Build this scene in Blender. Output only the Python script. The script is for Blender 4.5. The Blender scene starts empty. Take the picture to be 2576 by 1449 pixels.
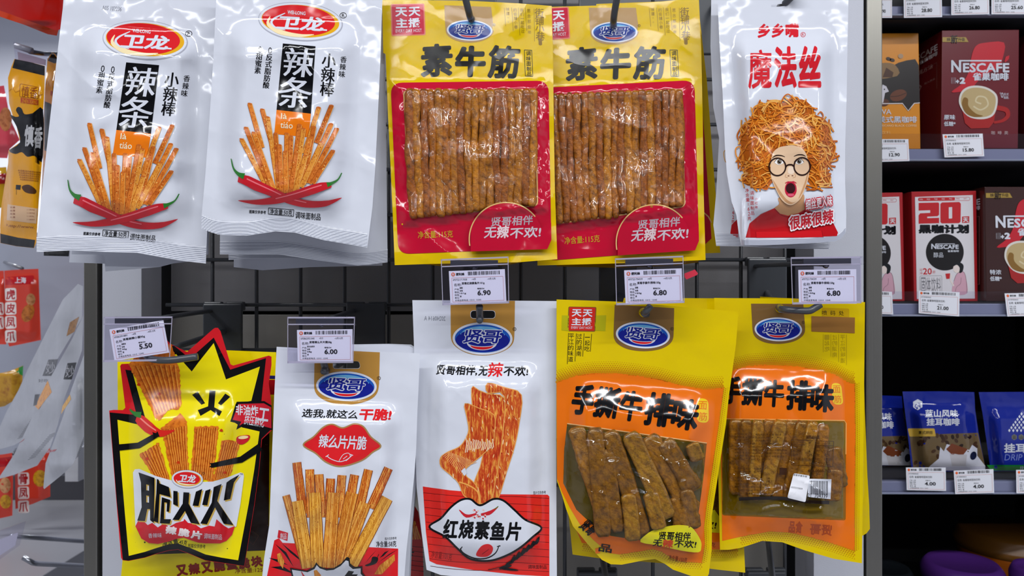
import bpy, math, random
import numpy as np
from mathutils import Vector
from mathutils.geometry import tessellate_polygon
S = bpy.context.scene
COL = S.collection
# ---------------------------------------------------------------- camera, world, lights, exposure
F, CX, CY, CAMZ = 1860.0, 1288.0, 724.5, 1.35      # focal length and centre in pixels of the 2576x1449 frame
cam = bpy.data.cameras.new('camera')
cam.sensor_width = 36.0
cam.lens = F / 2576.0 * 36.0
cam.clip_start = 0.02
cam.dof.use_dof = True
cam.dof.focus_distance = 0.635
cam.dof.aperture_fstop = 14.0
camo = bpy.data.objects.new('camera', cam)
COL.objects.link(camo)
camo.location = (0, 0, CAMZ)
camo.rotation_euler = (math.pi / 2, 0, 0)
S.camera = camo
vs = S.view_settings
vs.view_transform = 'Standard'
vs.look = 'None'
vs.gamma = 1.0
vs.use_curve_mapping = False
vs.exposure = -1.08
world = bpy.data.worlds.new('store_ambience')
world.use_nodes = True
bgn = world.node_tree.nodes['Background']
bgn.inputs[0].default_value = (0.80, 0.86, 1.0, 1)
bgn.inputs[1].default_value = 0.22
S.world = world


def ceiling_or_fill_lamp(x, y, sx, sy, watts, z=2.85):
    l = bpy.data.lights.new('ceiling_or_fill_light', 'AREA')
    l.shape = 'RECTANGLE'
    l.size, l.size_y, l.energy = sx, sy, watts
    l.color = (0.95, 0.97, 1.0)
    o = bpy.data.objects.new('ceiling_or_fill_light', l)
    o.location = (x, y, z)
    COL.objects.link(o)


for (lx, ly, lsx, lsy, lw) in ((-0.75, -0.7, 1.4, 0.09, 50), (0.85, -0.7, 1.4, 0.09, 60), (-0.75, -2.5, 1.4, 0.09, 46), (0.85, -2.5, 1.4, 0.09, 46),
                               (-1.7, -1.2, 0.09, 1.4, 40), (1.9, -1.2, 0.09, 1.4, 44), (-2.4, 1.3, 1.2, 0.3, 60), (-2.2, 3.3, 1.2, 0.3, 150)):  # last entry is an added lamp that brightens the back-left wall
    ceiling_or_fill_lamp(lx, ly, lsx, lsy, lw)

# ---------------------------------------------------------------- materials
_M = {}


def lin(h):
    if not isinstance(h, str):
        return h
    v = [int(h[i:i + 2], 16) / 255 for i in (0, 2, 4)]
    return tuple(c / 12.92 if c <= 0.04045 else ((c + 0.055) / 1.055) ** 2.4 for c in v)


def mat(color, kind='film', color2=None, scale=400):
    """kind: film (glossy printed foil), emboss (foil pressed with a fine grid), paper, matte, metal, paint, food, rope, clear, seal"""
    key = (color, kind, color2, scale)
    if key in _M:
        return _M[key]
    m = bpy.data.materials.new('%s_%s' % (kind, color))
    m.use_nodes = True
    nt = m.node_tree
    N, L = nt.nodes, nt.links
    p = N['Principled BSDF']
    c = lin(color)
    p.inputs['Base Color'].default_value = (*c, 1)
    tc = N.new('ShaderNodeTexCoord')

    def noise(sc, det=2.0, rough=0.5, vec=None):
        n = N.new('ShaderNodeTexNoise')
        n.inputs['Scale'].default_value = sc
        n.inputs['Detail'].default_value = det
        n.inputs['Roughness'].default_value = rough
        L.new(vec or tc.outputs['Object'], n.inputs['Vector'])
        return n

    def bump(src, st, dist):
        b = N.new('ShaderNodeBump')
        b.inputs['Strength'].default_value = st
        b.inputs['Distance'].default_value = dist
        L.new(src, b.inputs['Height'])
        L.new(b.outputs[0], p.inputs['Normal'])
        return b

    def ramp(src, stops):
        r = N.new('ShaderNodeValToRGB')
        e = r.color_ramp.elements
        while len(e) < len(stops):
            e.new(0.5)
        for k, (q, cc) in enumerate(stops):
            e[k].position = q
            e[k].color = (*lin(cc), 1)
        L.new(src, r.inputs[0])
        return r

    if kind in ('film', 'satin'):
        p.inputs['Roughness'].default_value = 0.11 if kind == 'film' else 0.3
        p.inputs['Specular IOR Level'].default_value = 0.5
        n = noise(34, 2.0, 0.45)
        bump(n.outputs['Fac'], 0.42, 0.0035)
    elif kind == 'emboss':
        p.inputs['Roughness'].default_value = 0.13
        sep = N.new('ShaderNodeSeparateXYZ')
        L.new(tc.outputs['Object'], sep.inputs[0])
        outs = []
        for sgn in (1, -1):
            a = N.new('ShaderNodeMath')
            a.operation = 'MULTIPLY_ADD'
            L.new(sep.outputs['X'], a.inputs[0])
            a.inputs[1].default_value = sgn
            L.new(sep.outputs['Z'], a.inputs[2])
            s_ = N.new('ShaderNodeMath')
            s_.operation = 'MULTIPLY'
            L.new(a.outputs[0], s_.inputs[0])
            s_.inputs[1].default_value = 6200
            w = N.new('ShaderNodeMath')
            w.operation = 'SINE'
            L.new(s_.outputs[0], w.inputs[0])
            outs.append(w)
        ad = N.new('ShaderNodeMath')
        ad.operation = 'ADD'
        L.new(outs[0].outputs[0], ad.inputs[0])
        L.new(outs[1].outputs[0], ad.inputs[1])
        b1 = bump(ad.outputs[0], 0.07, 0.0002)
        n = noise(34, 2.0, 0.45)
        b2 = N.new('ShaderNodeBump')
        b2.inputs['Strength'].default_value = 0.45
        b2.inputs['Distance'].default_value = 0.0035
        L.new(n.outputs['Fac'], b2.inputs['Height'])
        L.new(b2.outputs[0], b1.inputs['Normal'])
    elif kind == 'seal':
        p.inputs['Roughness'].default_value = 0.25
        w = N.new('ShaderNodeTexWave')
        w.bands_direction = 'Z'
        w.inputs['Scale'].default_value = scale
        w.inputs['Distortion'].default_value = 0.0
        L.new(tc.outputs['Object'], w.inputs['Vector'])
        bump(w.outputs['Fac'], 0.3, 0.0009)
    elif kind == 'paper':
        p.inputs['Roughness'].default_value = 0.6
    elif kind == 'card':
        p.inputs['Roughness'].default_value = 0.28
    elif kind == 'matte':
        p.inputs['Roughness'].default_value = 0.75
    elif kind == 'paint':
        p.inputs['Roughness'].default_value = 0.5
        n = noise(900, 1.0)
        bump(n.outputs['Fac'], 0.25, 0.0004)
    elif kind == 'metal':
        p.inputs['Metallic'].default_value = 1.0
        p.inputs['Roughness'].default_value = 0.34
        mp = N.new('ShaderNodeMapping')
        mp.inputs['Scale'].default_value = (1200, 1200, 6)
        L.new(tc.outputs['Object'], mp.inputs[0])
        n = noise(1.0, 3.0, 0.6, mp.outputs[0])
        bump(n.outputs['Fac'], 0.12, 0.0005)
    elif kind == 'food':
        p.inputs['Roughness'].default_value = 0.22
        n = noise(scale, 4.0, 0.65)
        r = ramp(n.outputs['Fac'], ((0.30, color2), (0.52, color), (0.68, color), (0.78, 'F2C060')))
        L.new(r.outputs[0], p.inputs['Base Color'])
        n2 = noise(34, 2.0, 0.45)
        bump(n2.outputs['Fac'], 0.42, 0.0035)
    elif kind == 'grain':                                   # printed layered chips: fibres along the height
        p.inputs['Roughness'].default_value = 0.22
        mp = N.new('ShaderNodeMapping')
        mp.inputs['Scale'].default_value = (scale * 2.2, 1, scale * 0.35)
        L.new(tc.outputs['Object'], mp.inputs[0])
        n = noise(1.0, 4.0, 0.7, mp.outputs[0])
        r = ramp(n.outputs['Fac'], ((0.32, color2), (0.5, color), (0.66, 'F0B24A'), (0.78, 'FBE0A0')))
        L.new(r.outputs[0], p.inputs['Base Color'])
        n2 = noise(34, 2.0, 0.45)
        bump(n2.outputs['Fac'], 0.42, 0.0035)
    elif kind == 'rope':                                    # real seasoned gluten strips
        p.inputs['Roughness'].default_value = 0.42
        p.inputs['Specular IOR Level'].default_value = 0.35
        p.inputs['Coat Weight'].default_value = 0.6
        p.inputs['Coat Roughness'].default_value = 0.05
        hi = tuple(min(1.0, q * 1.5) for q in c)
        n = noise(scale, 4.0, 0.6)
        r = ramp(n.outputs['Fac'], ((0.25, color2), (0.48, c), (0.75, hi)))
        w = N.new('ShaderNodeTexWave')
        w.bands_direction = 'DIAGONAL'
        w.inputs['Scale'].default_value = 70
        w.inputs['Distortion'].default_value = 5.0
        w.inputs['Detail'].default_value = 2.0
        w.inputs['Detail Scale'].default_value = 1.5
        L.new(tc.outputs['Object'], w.inputs['Vector'])
        r2 = ramp(w.outputs['Fac'], ((0.0, '9A6A40'), (0.45, 'FFFFFF')))
        n3 = noise(1500, 2.0, 0.5)
        r3 = ramp(n3.outputs['Fac'], ((0.32, '5A2A06'), (0.42, 'FFFFFF')))
        prev = r.outputs[0]
        for src, fac in ((r2, 0.38), (r3, 0.5)):
            mx = N.new('ShaderNodeMixRGB')
            mx.blend_type = 'MULTIPLY'
            mx.inputs[0].default_value = fac
            L.new(prev, mx.inputs[1])
            L.new(src.outputs[0], mx.inputs[2])
            prev = mx.outputs[0]
        L.new(prev, p.inputs['Base Color'])
        n2 = noise(600, 4.0, 0.6)
        bump(n2.outputs['Fac'], 0.45, 0.0014)
    elif kind == 'tint':                                    # translucent coloured film
        tr = N.new('ShaderNodeBsdfTransparent')
        tr.inputs[0].default_value = (*c, 1)
        ms = N.new('ShaderNodeMixShader')
        p.inputs['Roughness'].default_value = 0.12
        ms.inputs[0].default_value = scale
        L.new(tr.outputs[0], ms.inputs[1])
        L.new(p.outputs[0], ms.inputs[2])
        L.new(ms.outputs[0], N['Material Output'].inputs['Surface'])
    elif kind == 'clear':                                   # clear film or acrylic: mirror sheen over full see-through
        tr = N.new('ShaderNodeBsdfTransparent')
        tr.inputs[0].default_value = (*c, 1)
        gl = N.new('ShaderNodeBsdfGlossy')
        gl.inputs['Roughness'].default_value = 0.04
        fr = N.new('ShaderNodeFresnel')
        fr.inputs['IOR'].default_value = 1.45
        ms = N.new('ShaderNodeMixShader')
        if scale:
            mp = N.new('ShaderNodeMapping')
            mp.inputs['Scale'].default_value = (1, 1, 0.35 if scale > 100 else 1)
            L.new(tc.outputs['Object'], mp.inputs[0])
            n2 = noise(scale, 2.0, 0.5, mp.outputs[0])
            b = N.new('ShaderNodeBump')
            b.inputs['Strength'].default_value = 0.7
            b.inputs['Distance'].default_value = 0.004
            L.new(n2.outputs['Fac'], b.inputs['Height'])
            L.new(b.outputs[0], gl.inputs['Normal'])
            L.new(b.outputs[0], fr.inputs['Normal'])
        ge = N.new('ShaderNodeNewGeometry')
        iv = N.new('ShaderNodeMath')
        iv.operation = 'SUBTRACT'
        iv.inputs[0].default_value = 1.0
        L.new(ge.outputs['Backfacing'], iv.inputs[1])
        mu = N.new('ShaderNodeMath')
        mu.operation = 'MULTIPLY'
        L.new(fr.outputs[0], mu.inputs[0])
        L.new(iv.outputs[0], mu.inputs[1])
        L.new(mu.outputs[0], ms.inputs[0])
        L.new(tr.outputs[0], ms.inputs[1])
        L.new(gl.outputs[0], ms.inputs[2])
        L.new(ms.outputs[0], N['Material Output'].inputs['Surface'])
    _M[key] = m
    return m


# ---------------------------------------------------------------- small geometry helpers
def vec(*a):
    return np.array(a, float)


def ray(px, py):
    px, py = np.asarray(px, float), np.asarray(py, float)
    return np.stack([(px - CX) / F, np.ones_like(px), -(py - CY) / F], -1)


def at(px, py, Y):
    """the point of the place that the photograph shows at this pixel, Y metres in front of the camera"""
    d = ray(px, py) * Y
    return Vector((float(d[0]), float(d[1]), float(d[2]) + CAMZ))


def link(name, me, parent=None, loc=None):
    o = bpy.data.objects.new(name, me)
    COL.objects.link(o)
    if parent is not None:
        o.parent = parent
    if loc is not None:
        o.location = loc
    return o


def thing(name, label, cat, loc, group=None):
    o = link(name, None, None, loc)
    o.empty_display_size = 0.02
    tag(o, label, cat, group)
    return o


def tag(o, label, cat, group=None):
    o['label'] = label
    o['category'] = cat
    if group:
        o['group'] = group
    return o


class MB:
    """collects boxes, tubes and sheets in world metres; build() links them as one mesh object"""

    def __init__(s):
        s.v, s.f, s.m, s.mats = [], [], [], []

    def mi(s, m):
        if m not in s.mats:
            s.mats.append(m)
        return s.mats.index(m)

    def add(s, vs_, fs, m):
        k = len(s.v)
        s.v += [tuple(q) for q in vs_]
        i = s.mi(m)
        for f in fs:
            s.f.append([a + k for a in f])
            s.m.append(i)
        return s

    def box(s, x0, x1, y0, y1, z0, z1, m):
        v = [(x, y, z) for x in (x0, x1) for y in (y0, y1) for z in (z0, z1)]
        return s.add(v, [(0, 1, 3, 2), (4, 6, 7, 5), (0, 4, 5, 1), (2, 3, 7, 6), (0, 2, 6, 4), (1, 5, 7, 3)], m)

    def hexa(s, a, m):
        """eight corners: front tl,tr,br,bl then back tl,tr,br,bl"""
        return s.add(a, [(0, 3, 2, 1), (4, 5, 6, 7), (0, 1, 5, 4), (1, 2, 6, 5), (2, 3, 7, 6), (3, 0, 4, 7)], m)

    def tube(s, pts, r, m, n=10, cap=True):
        pts = [Vector(p) for p in pts]
        rr = r if isinstance(r, (list, tuple)) else [r] * len(pts)
        vs_, fs = [], []
        up = Vector((0, 0, 1))
        prev = None
        for i, p in enumerate(pts):
            t = (pts[min(i + 1, len(pts) - 1)] - pts[max(i - 1, 0)]).normalized()
            if prev is None:
                a = t.cross(up if abs(t.z) < 0.9 else Vector((1, 0, 0))).normalized()
            else:
                a = (prev - t * prev.dot(t)).normalized()
            prev = a
            b = t.cross(a)
            for k in range(n):
                q = 2 * math.pi * k / n
                vs_.append(p + (a * math.cos(q) + b * math.sin(q)) * rr[i])
        for i in range(len(pts) - 1):
            for k in range(n):
                fs.append((i * n + k, i * n + (k + 1) % n, (i + 1) * n + (k + 1) % n, (i + 1) * n + k))
        if cap:
            fs.append(tuple(range(n))[::-1])
            fs.append(tuple((len(pts) - 1) * n + k for k in range(n)))
        return s.add(vs_, fs, m)

    def lathe(s, c, prof, m, n=32):
        vs_, fs = [], []
        for (r, z) in prof:
            for k in range(n):
                q = 2 * math.pi * k / n
                vs_.append((c[0] + r * math.cos(q), c[1] + r * math.sin(q), c[2] + z))
        for i in range(len(prof) - 1):
            for k in range(n):
                fs.append((i * n + k, i * n + (k + 1) % n, (i + 1) * n + (k + 1) % n, (i + 1) * n + k))
        return s.add(vs_, fs, m)

    def build(s, name, parent=None, smooth=False, bevel=0, origin=None):
        o0 = world_loc(parent) if parent is not None else (Vector(origin) if origin is not None else None)
        if o0 is None:
            a = np.array(s.v)
            o0 = Vector(((a[:, 0].min() + a[:, 0].max()) / 2, (a[:, 1].min() + a[:, 1].max()) / 2, a[:, 2].min()))
        me = bpy.data.meshes.new(name)
        me.from_pydata([tuple(Vector(q) - o0) for q in s.v], [], s.f)
        for m in s.mats:
            me.materials.append(m)
        me.polygons.foreach_set('material_index', s.m)
        if smooth:
            me.polygons.foreach_set('use_smooth', [True] * len(me.polygons))
        me.update()
        o = link(name, me, parent, None if parent is not None else o0)
        if bevel:
            b = o.modifiers.new('bevel', 'BEVEL')
            b.width, b.segments, b.limit_method = bevel, 2, 'ANGLE'
        return o


# ---------------------------------------------------------------- flat artwork helpers (pixels of the photograph)
def ell(cx, cy, rx, ry, rot=0, n=40, a0=0, a1=360):
    r = math.radians(rot)
    out = []
    full = (a1 - a0) >= 360
    for k in range(n if full else n + 1):
        q = math.radians(a0 + (a1 - a0) * k / n)
        x, y = rx * math.cos(q), ry * math.sin(q)
        out.append((cx + x * math.cos(r) - y * math.sin(r), cy + x * math.sin(r) + y * math.cos(r)))
    return out


def sm(pts, k=6, closed=True):
    """smooth curve through the points"""
    n = len(pts)
    out = []
    P = [np.array(p, float) for p in pts]
    for i in range(n if closed else n - 1):
        p0 = P[(i - 1) % n] if closed or i > 0 else P[i]
        p1, p2 = P[i], P[(i + 1) % n]
        p3 = P[(i + 2) % n] if closed or i + 2 < n else p2
        for j in range(k):
            t = j / k
            q = 0.5 * (2 * p1 + (p2 - p0) * t + (2 * p0 - 5 * p1 + 4 * p2 - p3) * t * t + (3 * p1 - p0 - 3 * p2 + p3) * t ** 3)
            out.append(tuple(q))
    if not closed:
        out.append(tuple(P[-1]))
    return out


def rrect(q, r, n=6):
    """rounded quadrilateral"""
    P = [np.array(p, float) for p in q]
    out = []
    for i in range(4):
        a, b, c = P[i - 1], P[i], P[(i + 1) % 4]
        u = (a - b) / np.linalg.norm(a - b)
        w = (c - b) / np.linalg.norm(c - b)
        rr = r[i] if isinstance(r, (list, tuple)) else r
        s_, e = b + u * rr, b + w * rr
        for k in range(n + 1):
            t = k / n
            out.append(tuple((1 - t) ** 2 * s_ + 2 * t * (1 - t) * b + t * t * e))
    return out


def ribbon(pts, w):
    """outline of a stroke along the points; w is one width or one per point"""
    P = [np.array(p, float) for p in pts]
    ws = w if isinstance(w, (list, tuple)) else [w] * len(P)
    Lp, Rp = [], []
    for i in range(len(P)):
        t = P[min(i + 1, len(P) - 1)] - P[max(i - 1, 0)]
        t = t / (np.linalg.norm(t) + 1e-9)
        nn = np.array([-t[1], t[0]])
        Lp.append(tuple(P[i] + nn * ws[i] / 2))
        Rp.append(tuple(P[i] - nn * ws[i] / 2))
    return [[Lp[i], Lp[i + 1], Rp[i + 1], Rp[i]] for i in range(len(P) - 1)]


def swidths(ws, n):
    return [float(v) for v in np.interp(np.linspace(0, 1, n), np.linspace(0, 1, len(ws)), ws)]


_fc = bpy.data.curves.new('lettering', 'FONT')
_fc.resolution_u = 2
_fc.fill_mode = 'FRONT'
_fo = bpy.data.objects.new('lettering', _fc)
_glyphs = {}


def glyphs(body):
    if body not in _glyphs:
        _fc.body = body
        me = _fo.to_mesh()
        v = np.array([(q.co.x, q.co.y) for q in me.vertices])
        f = [list(p.vertices) for p in me.polygons]
        _fo.to_mesh_clear()
        v = v - v.min(0)
        sz = np.maximum(v.max(0), 1e-6)
        v = v / sz
        v[:, 1] = 1 - v[:, 1]
        _glyphs[body] = (v, f, sz)
    return _glyphs[body]


def smooth01(x):
    x = np.clip(x, 0, 1)
    return x * x * (3 - 2 * x)


def homography(src, dst):
    A = []
    for (x, y), (u, v) in zip(src, dst):
        A.append([x, y, 1, 0, 0, 0, -u * x, -u * y, -u])
        A.append([0, 0, 0, x, y, 1, -v * x, -v * y, -v])
    return np.linalg.svd(np.array(A))[2][-1].reshape(3, 3)


def affine(src, dst):
    A = np.array([[x, y, 1] for x, y in src])
    X = np.linalg.lstsq(A, np.array(dst, float), rcond=None)[0]
    return lambda x, y: (X[0, 0] * x + X[1, 0] * y + X[2, 0], X[0, 1] * x + X[1, 1] * y + X[2, 1])


def crumple(x, y, seed, amp):
    r = np.random.RandomState(seed)
    u = x + 26 * np.sin(y / 71 + r.uniform(0, 6)) + 14 * np.sin((x + y) / 43 + r.uniform(0, 6))
    v = y + 26 * np.sin(x / 63 + r.uniform(0, 6)) + 14 * np.sin((x - y) / 51 + r.uniform(0, 6))
    out = np.zeros_like(x)
    for i in range(6):
        a = r.uniform(0, math.pi)
        Lw = r.uniform(140, 380)
        q = np.abs(np.sin(math.pi * (u * math.cos(a) + v * math.sin(a)) / Lw + r.uniform(0, 6)))
        msk = 0.5 + 0.5 * np.sin(x / r.uniform(60, 140) + r.uniform(0, 6)) * np.sin(y / r.uniform(60, 140) + r.uniform(0, 6))
        out += (1 - q) ** 1.5 * msk * r.uniform(0.5, 1.2)
    for i in range(3):
        a = r.uniform(0, math.pi)
        Lw = r.uniform(90, 160)
        out += 0.22 * np.sin(2 * math.pi * (u * math.cos(a) + v * math.sin(a)) / Lw + r.uniform(0, 6))
    return out * amp


def split_poly(poly, axis, val):
    lo, hi = [], []
    n = len(poly)
    for i in range(n):
        a, b = poly[i], poly[(i + 1) % n]
        da, db = a[axis] - val, b[axis] - val
        if da <= 1e-9:
            lo.append(a)
        if da >= -1e-9:
            hi.append(a)
        if (da < -1e-9 and db > 1e-9) or (da > 1e-9 and db < -1e-9):
            t = da / (da - db)
            q = [a[0] + (b[0] - a[0]) * t, a[1] + (b[1] - a[1]) * t]
            q[axis] = val
            lo.append(tuple(q))
            hi.append(tuple(q))
    return lo, hi


def cut(polys, g):
    """cut convex polygons along every line of a g-pixel grid"""
    for axis in (0, 1):
        out = []
        for p in polys:
            vals = [q[axis] for q in p]
            k0, k1 = math.floor(min(vals) / g + 1e-9) + 1, math.ceil(max(vals) / g - 1e-9) - 1
            rest = p
            for k in range(k0, k1 + 1):
                lo, rest = split_poly(rest, axis, k * g)
                if len(lo) > 2:
                    out.append(lo)
                if len(rest) < 3:
                    break
            if len(rest) > 2:
                out.append(rest)
        polys = out
    return polys


def tess(loops):
    fl = [p for l in loops for p in l]
    tr = tessellate_polygon([[Vector((x, y, 0)) for x, y in l] for l in loops])
    out = []
    for t in tr:
        q = [fl[i] for i in t]
        ar = (q[1][0] - q[0][0]) * (q[2][1] - q[0][1]) - (q[1][1] - q[0][1]) * (q[2][0] - q[0][0])
        if abs(ar) > 1e-6:
            out.append(q if ar > 0 else q[::-1])
    return out


EPS = 0.00016


class Sheet:
    """A surface that stands in the place: a plane (point + normal) with a relief of h metres towards the viewer.
    Artwork is given in pixels of the photograph and laid on that surface."""

    def __init__(s, quad, D, n=(0, -1, 0), g=8, T=None):
        s.n = np.array(n, float)
        s.n /= np.linalg.norm(s.n)
        c = np.mean(np.array(quad, float), 0)
        s.p0 = ray(c[0], c[1]) * D
        s.H = homography(quad, [(0, 0), (1, 0), (1, 1), (0, 1)])
        s.g = g
        s.T = T or (lambda x, y: (x, y))

    def st(s, px, py):
        w = s.H[2, 0] * px + s.H[2, 1] * py + s.H[2, 2]
        return (s.H[0, 0] * px + s.H[0, 1] * py + s.H[0, 2]) / w, (s.H[1, 0] * px + s.H[1, 1] * py + s.H[1, 2]) / w

    def h(s, px, py):
        return np.zeros_like(px)

    def hl(s, px, py):
        g = s.g
        i, j = np.floor(px / g + 1e-7), np.floor(py / g + 1e-7)
        u, v = px / g - i, py / g - j
        a = s.h(i * g, j * g)
        b = s.h(i * g + g, j * g)
        c = s.h(i * g, j * g + g)
        d = s.h(i * g + g, j * g + g)
        return (a * (1 - u) + b * u) * (1 - v) + (c * (1 - u) + d * u) * v

    def P(s, px, py, lift=0.0, lin_=True, back=None):
        px, py = np.asarray(px, float), np.asarray(py, float)
        hh = (s.hl if lin_ else s.h)(px, py)
        if back is not None:
            hh = hh - (1 + back) * np.maximum(hh, 0)
        d = ray(px, py)
        t = (s.p0 @ s.n + hh + lift) / (d @ s.n)
        w = d * t[..., None]
        w[..., 2] += CAMZ
        return w

    def pt(s, x, y, lift=0.0):
        return Vector(s.P(np.array([x]), np.array([y]), lift)[0])

    def normals(s, px, py):
        e = 1.5
        a = s.P(px + e, py, 0, False) - s.P(px - e, py, 0, False)
        b = s.P(px, py + e, 0, False) - s.P(px, py - e, 0, False)
        c = np.cross(b, a)
        c /= np.linalg.norm(c, axis=-1)[:, None] + 1e-12
        sg = np.sign(c @ s.n)
        return c * sg[:, None]


def world_loc(o):
    v = Vector((0, 0, 0))
    while o is not None:
        v = v + o.location
        o = o.parent
    return v


def lay(name, sheet, items, parent, back=None, thick=0.0, label=None):
    """items: (convex polygons in pixels, material, layer). One mesh object laid on the sheet.
    With back, a closed bag: a second wall behind, relief -back*h, and a rim."""
    mats, idx, V, FA, MI, LY, PX = [], {}, [], [], [], [], []
    vmap = {}
    for polys, m, layer in items:
        if m not in mats:
            mats.append(m)
        k = mats.index(m)
        for poly in cut(polys, sheet.g):
            f = []
            for (x, y) in poly:
                key = (round(x, 2), round(y, 2), layer, k)
                if key not in vmap:
                    vmap[key] = len(V)
                    V.append((x, y))
                    LY.append(layer)
                if not f or f[-1] != vmap[key]:
                    f.append(vmap[key])
            if len(f) > 1 and f[0] == f[-1]:
                f.pop()
            if len(set(f)) > 2 and len(set(f)) == len(f):
                ar = sum(V[f[i]][0] * V[f[(i + 1) % len(f)]][1] - V[f[(i + 1) % len(f)]][0] * V[f[i]][1] for i in range(len(f)))
                FA.append(f if ar < 0 else f[::-1])      # counter-clockwise as seen by the viewer (y runs down)
                MI.append(k)
    if not V:
        return None
    A = np.array(V)
    LYA = np.array(LY, float)
    W = sheet.P(A[:, 0], A[:, 1], LYA * EPS)
    NR = sheet.normals(A[:, 0], A[:, 1])
    if back is not None:
        n0 = len(V)
        WB = sheet.P(A[:, 0], A[:, 1], -thick, True, back)
        W = np.concatenate([W, WB])
        NR = np.concatenate([NR, np.tile(-sheet.n, (n0, 1))])
        ed = {}
        for f in FA:
            for i in range(len(f)):
                a, b = f[i], f[(i + 1) % len(f)]
                ed[(a, b)] = 1
        FB = [[i + n0 for i in f[::-1]] for f in FA]
        rim = [[b, a, a + n0, b + n0] for (a, b) in ed if (b, a) not in ed]
        MI = MI + MI + [0] * len(rim)
        FA = FA + FB + rim
    o0 = np.array(world_loc(parent)) if parent is not None else np.zeros(3)
    me = bpy.data.meshes.new(name)
    me.from_pydata((W - o0).tolist(), [], FA)
    for m in mats:
        me.materials.append(m)
    me.polygons.foreach_set('material_index', MI)
    me.polygons.foreach_set('use_smooth', [True] * len(me.polygons))
    me.update()
    me.normals_split_custom_set_from_vertices(NR.tolist())
    o = link(name, me, parent)
    if label:
        o['label'] = label
    return o


class Art:
    """collects printed artwork for one part"""

    def __init__(s, f=None, base=1):
        s.items = []
        s.f = f or (lambda x, y: (x, y))
        s.base = base

    def pts(s, pts, f=None):
        return [(f or s.f)(x, y) for x, y in pts]

    def poly(s, pts, m, layer=1, holes=(), smooth=0):
        p = sm(pts, smooth) if smooth else pts
        s.items.append((tess([s.pts(p)] + [s.pts(h) for h in holes]), m, layer))
        return s

    def line(s, pts, w, m, layer=1, smooth=0):
        p = sm(pts, smooth, False) if smooth else pts
        ws = swidths(w, len(p)) if isinstance(w, (list, tuple)) else w
        q = [s.pts(r) for r in ribbon(p, ws)]
        s.items.append((q, m, layer))
        return s

    def ring(s, pts, w, m, layer=1):
        p = list(pts) + [pts[0], pts[1]]
        return s.line(p, w, m, layer)

    def text(s, body, x0, y0, x1, y1, m, layer=2, bold=0.0, rot=0.0, shear=0.0, smear=0.0, f=None, mirror=False):
        """fits the words into the box x0..x1, y0..y1, then slants and turns them about its centre"""
        v, fs, em = glyphs(body)
        cx, cy = (x0 + x1) / 2, (y0 + y1) / 2
        r = math.radians(rot)
        sx, sy = (x1 - x0) / em[0], (y1 - y0) / em[1]          # pixels per em
        bx, by = bold * sx, bold * sy
        bx = max(bx, smear)
        offs = [(0, 0)]
        if max(bx, by) > 0.25:
            offs = [(bx * math.cos(q), by * math.sin(q)) for q in np.linspace(0, 2 * math.pi, 14 if max(bx, by) > 2.2 else 8 if max(bx, by) > 1.2 else 4, False)]
        if by > 0.25 or bx > 0.25:
            cw, chh = (x1 - x0) - 2 * bx, (y1 - y0) - 2 * by
        else:
            cw, chh = x1 - x0, y1 - y0
        for ci, (dx, dy) in enumerate(offs):
            u = v[:, 0].copy()
            if mirror:
                u = 1 - u
            X_ = (u - 0.5) * cw + dx
            Y_ = (v[:, 1] - 0.5) * chh + dy
            X_ = X_ - Y_ * shear
            gx = cx + X_ * math.cos(r) - Y_ * math.sin(r)
            gy = cy + X_ * math.sin(r) + Y_ * math.cos(r)
            q = s.pts(list(zip(gx, gy)), f)
            out = []
            for p in fs:
                pp = [q[i] for i in p]
                out += [pp] if len(pp) == 3 else tess([pp])
            s.items.append((out, m, layer + .034 * ci))
        return s

    def vtext(s, chars, x, y, sz, pitch, m, layer=2, bold=0.0, dx=0.0, rot=0.0, smear=0.0, w=None):
        for i, ch in enumerate(chars):
            if ch != ' ':
                hw = (w or sz) / 2 * (0.55 if ch.isdigit() else 1)
                smr = 0 if ch.isdigit() else smear
                small = ch in ':：.…'
                one = ch in '一'
                s.text(ch, x + dx * i - (hw * 0.3 if small else hw), y + pitch * i - sz / 2 * (0.5 if small else 0.12 if one else 1),
                       x + dx * i + (hw * 0.3 if small else hw), y + pitch * i + sz / 2 * (0.5 if small else 0.12 if one else 1), m, layer, bold, rot, smear=smr)
        return s

    def put(s, name, sheet, parent, label=None):
        """links the artwork; far-apart words become parts of their own"""
        if not ('lettering' in name or 'character' in name) or name == 'lettering':
            return lay(name, sheet, s.items, parent, label=label)
        groups = []
        for it in s.items:
            p = [q for poly in it[0] for q in poly]
            if not p:
                continue
            xs, ys = [q[0] for q in p], [q[1] for q in p]
            g = [[min(xs), min(ys), max(xs), max(ys)], [it]]
            k = 0
            while k < len(groups):
                b, c = groups[k][0], g[0]
                gap = max(b[0] - c[2], c[0] - b[2], b[1] - c[3], c[1] - b[3])
                if gap < 0.4 * max(b[2] - b[0], b[3] - b[1], c[2] - c[0], c[3] - c[1]):
                    g = [[min(b[0], c[0]), min(b[1], c[1]), max(b[2], c[2]), max(b[3], c[3])], groups[k][1] + g[1]]
                    groups.pop(k)
                    k = 0
                else:
                    k += 1
            groups.append(g)
        for g in groups:
            lay(name, sheet, g[1], parent, label=label)


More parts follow.
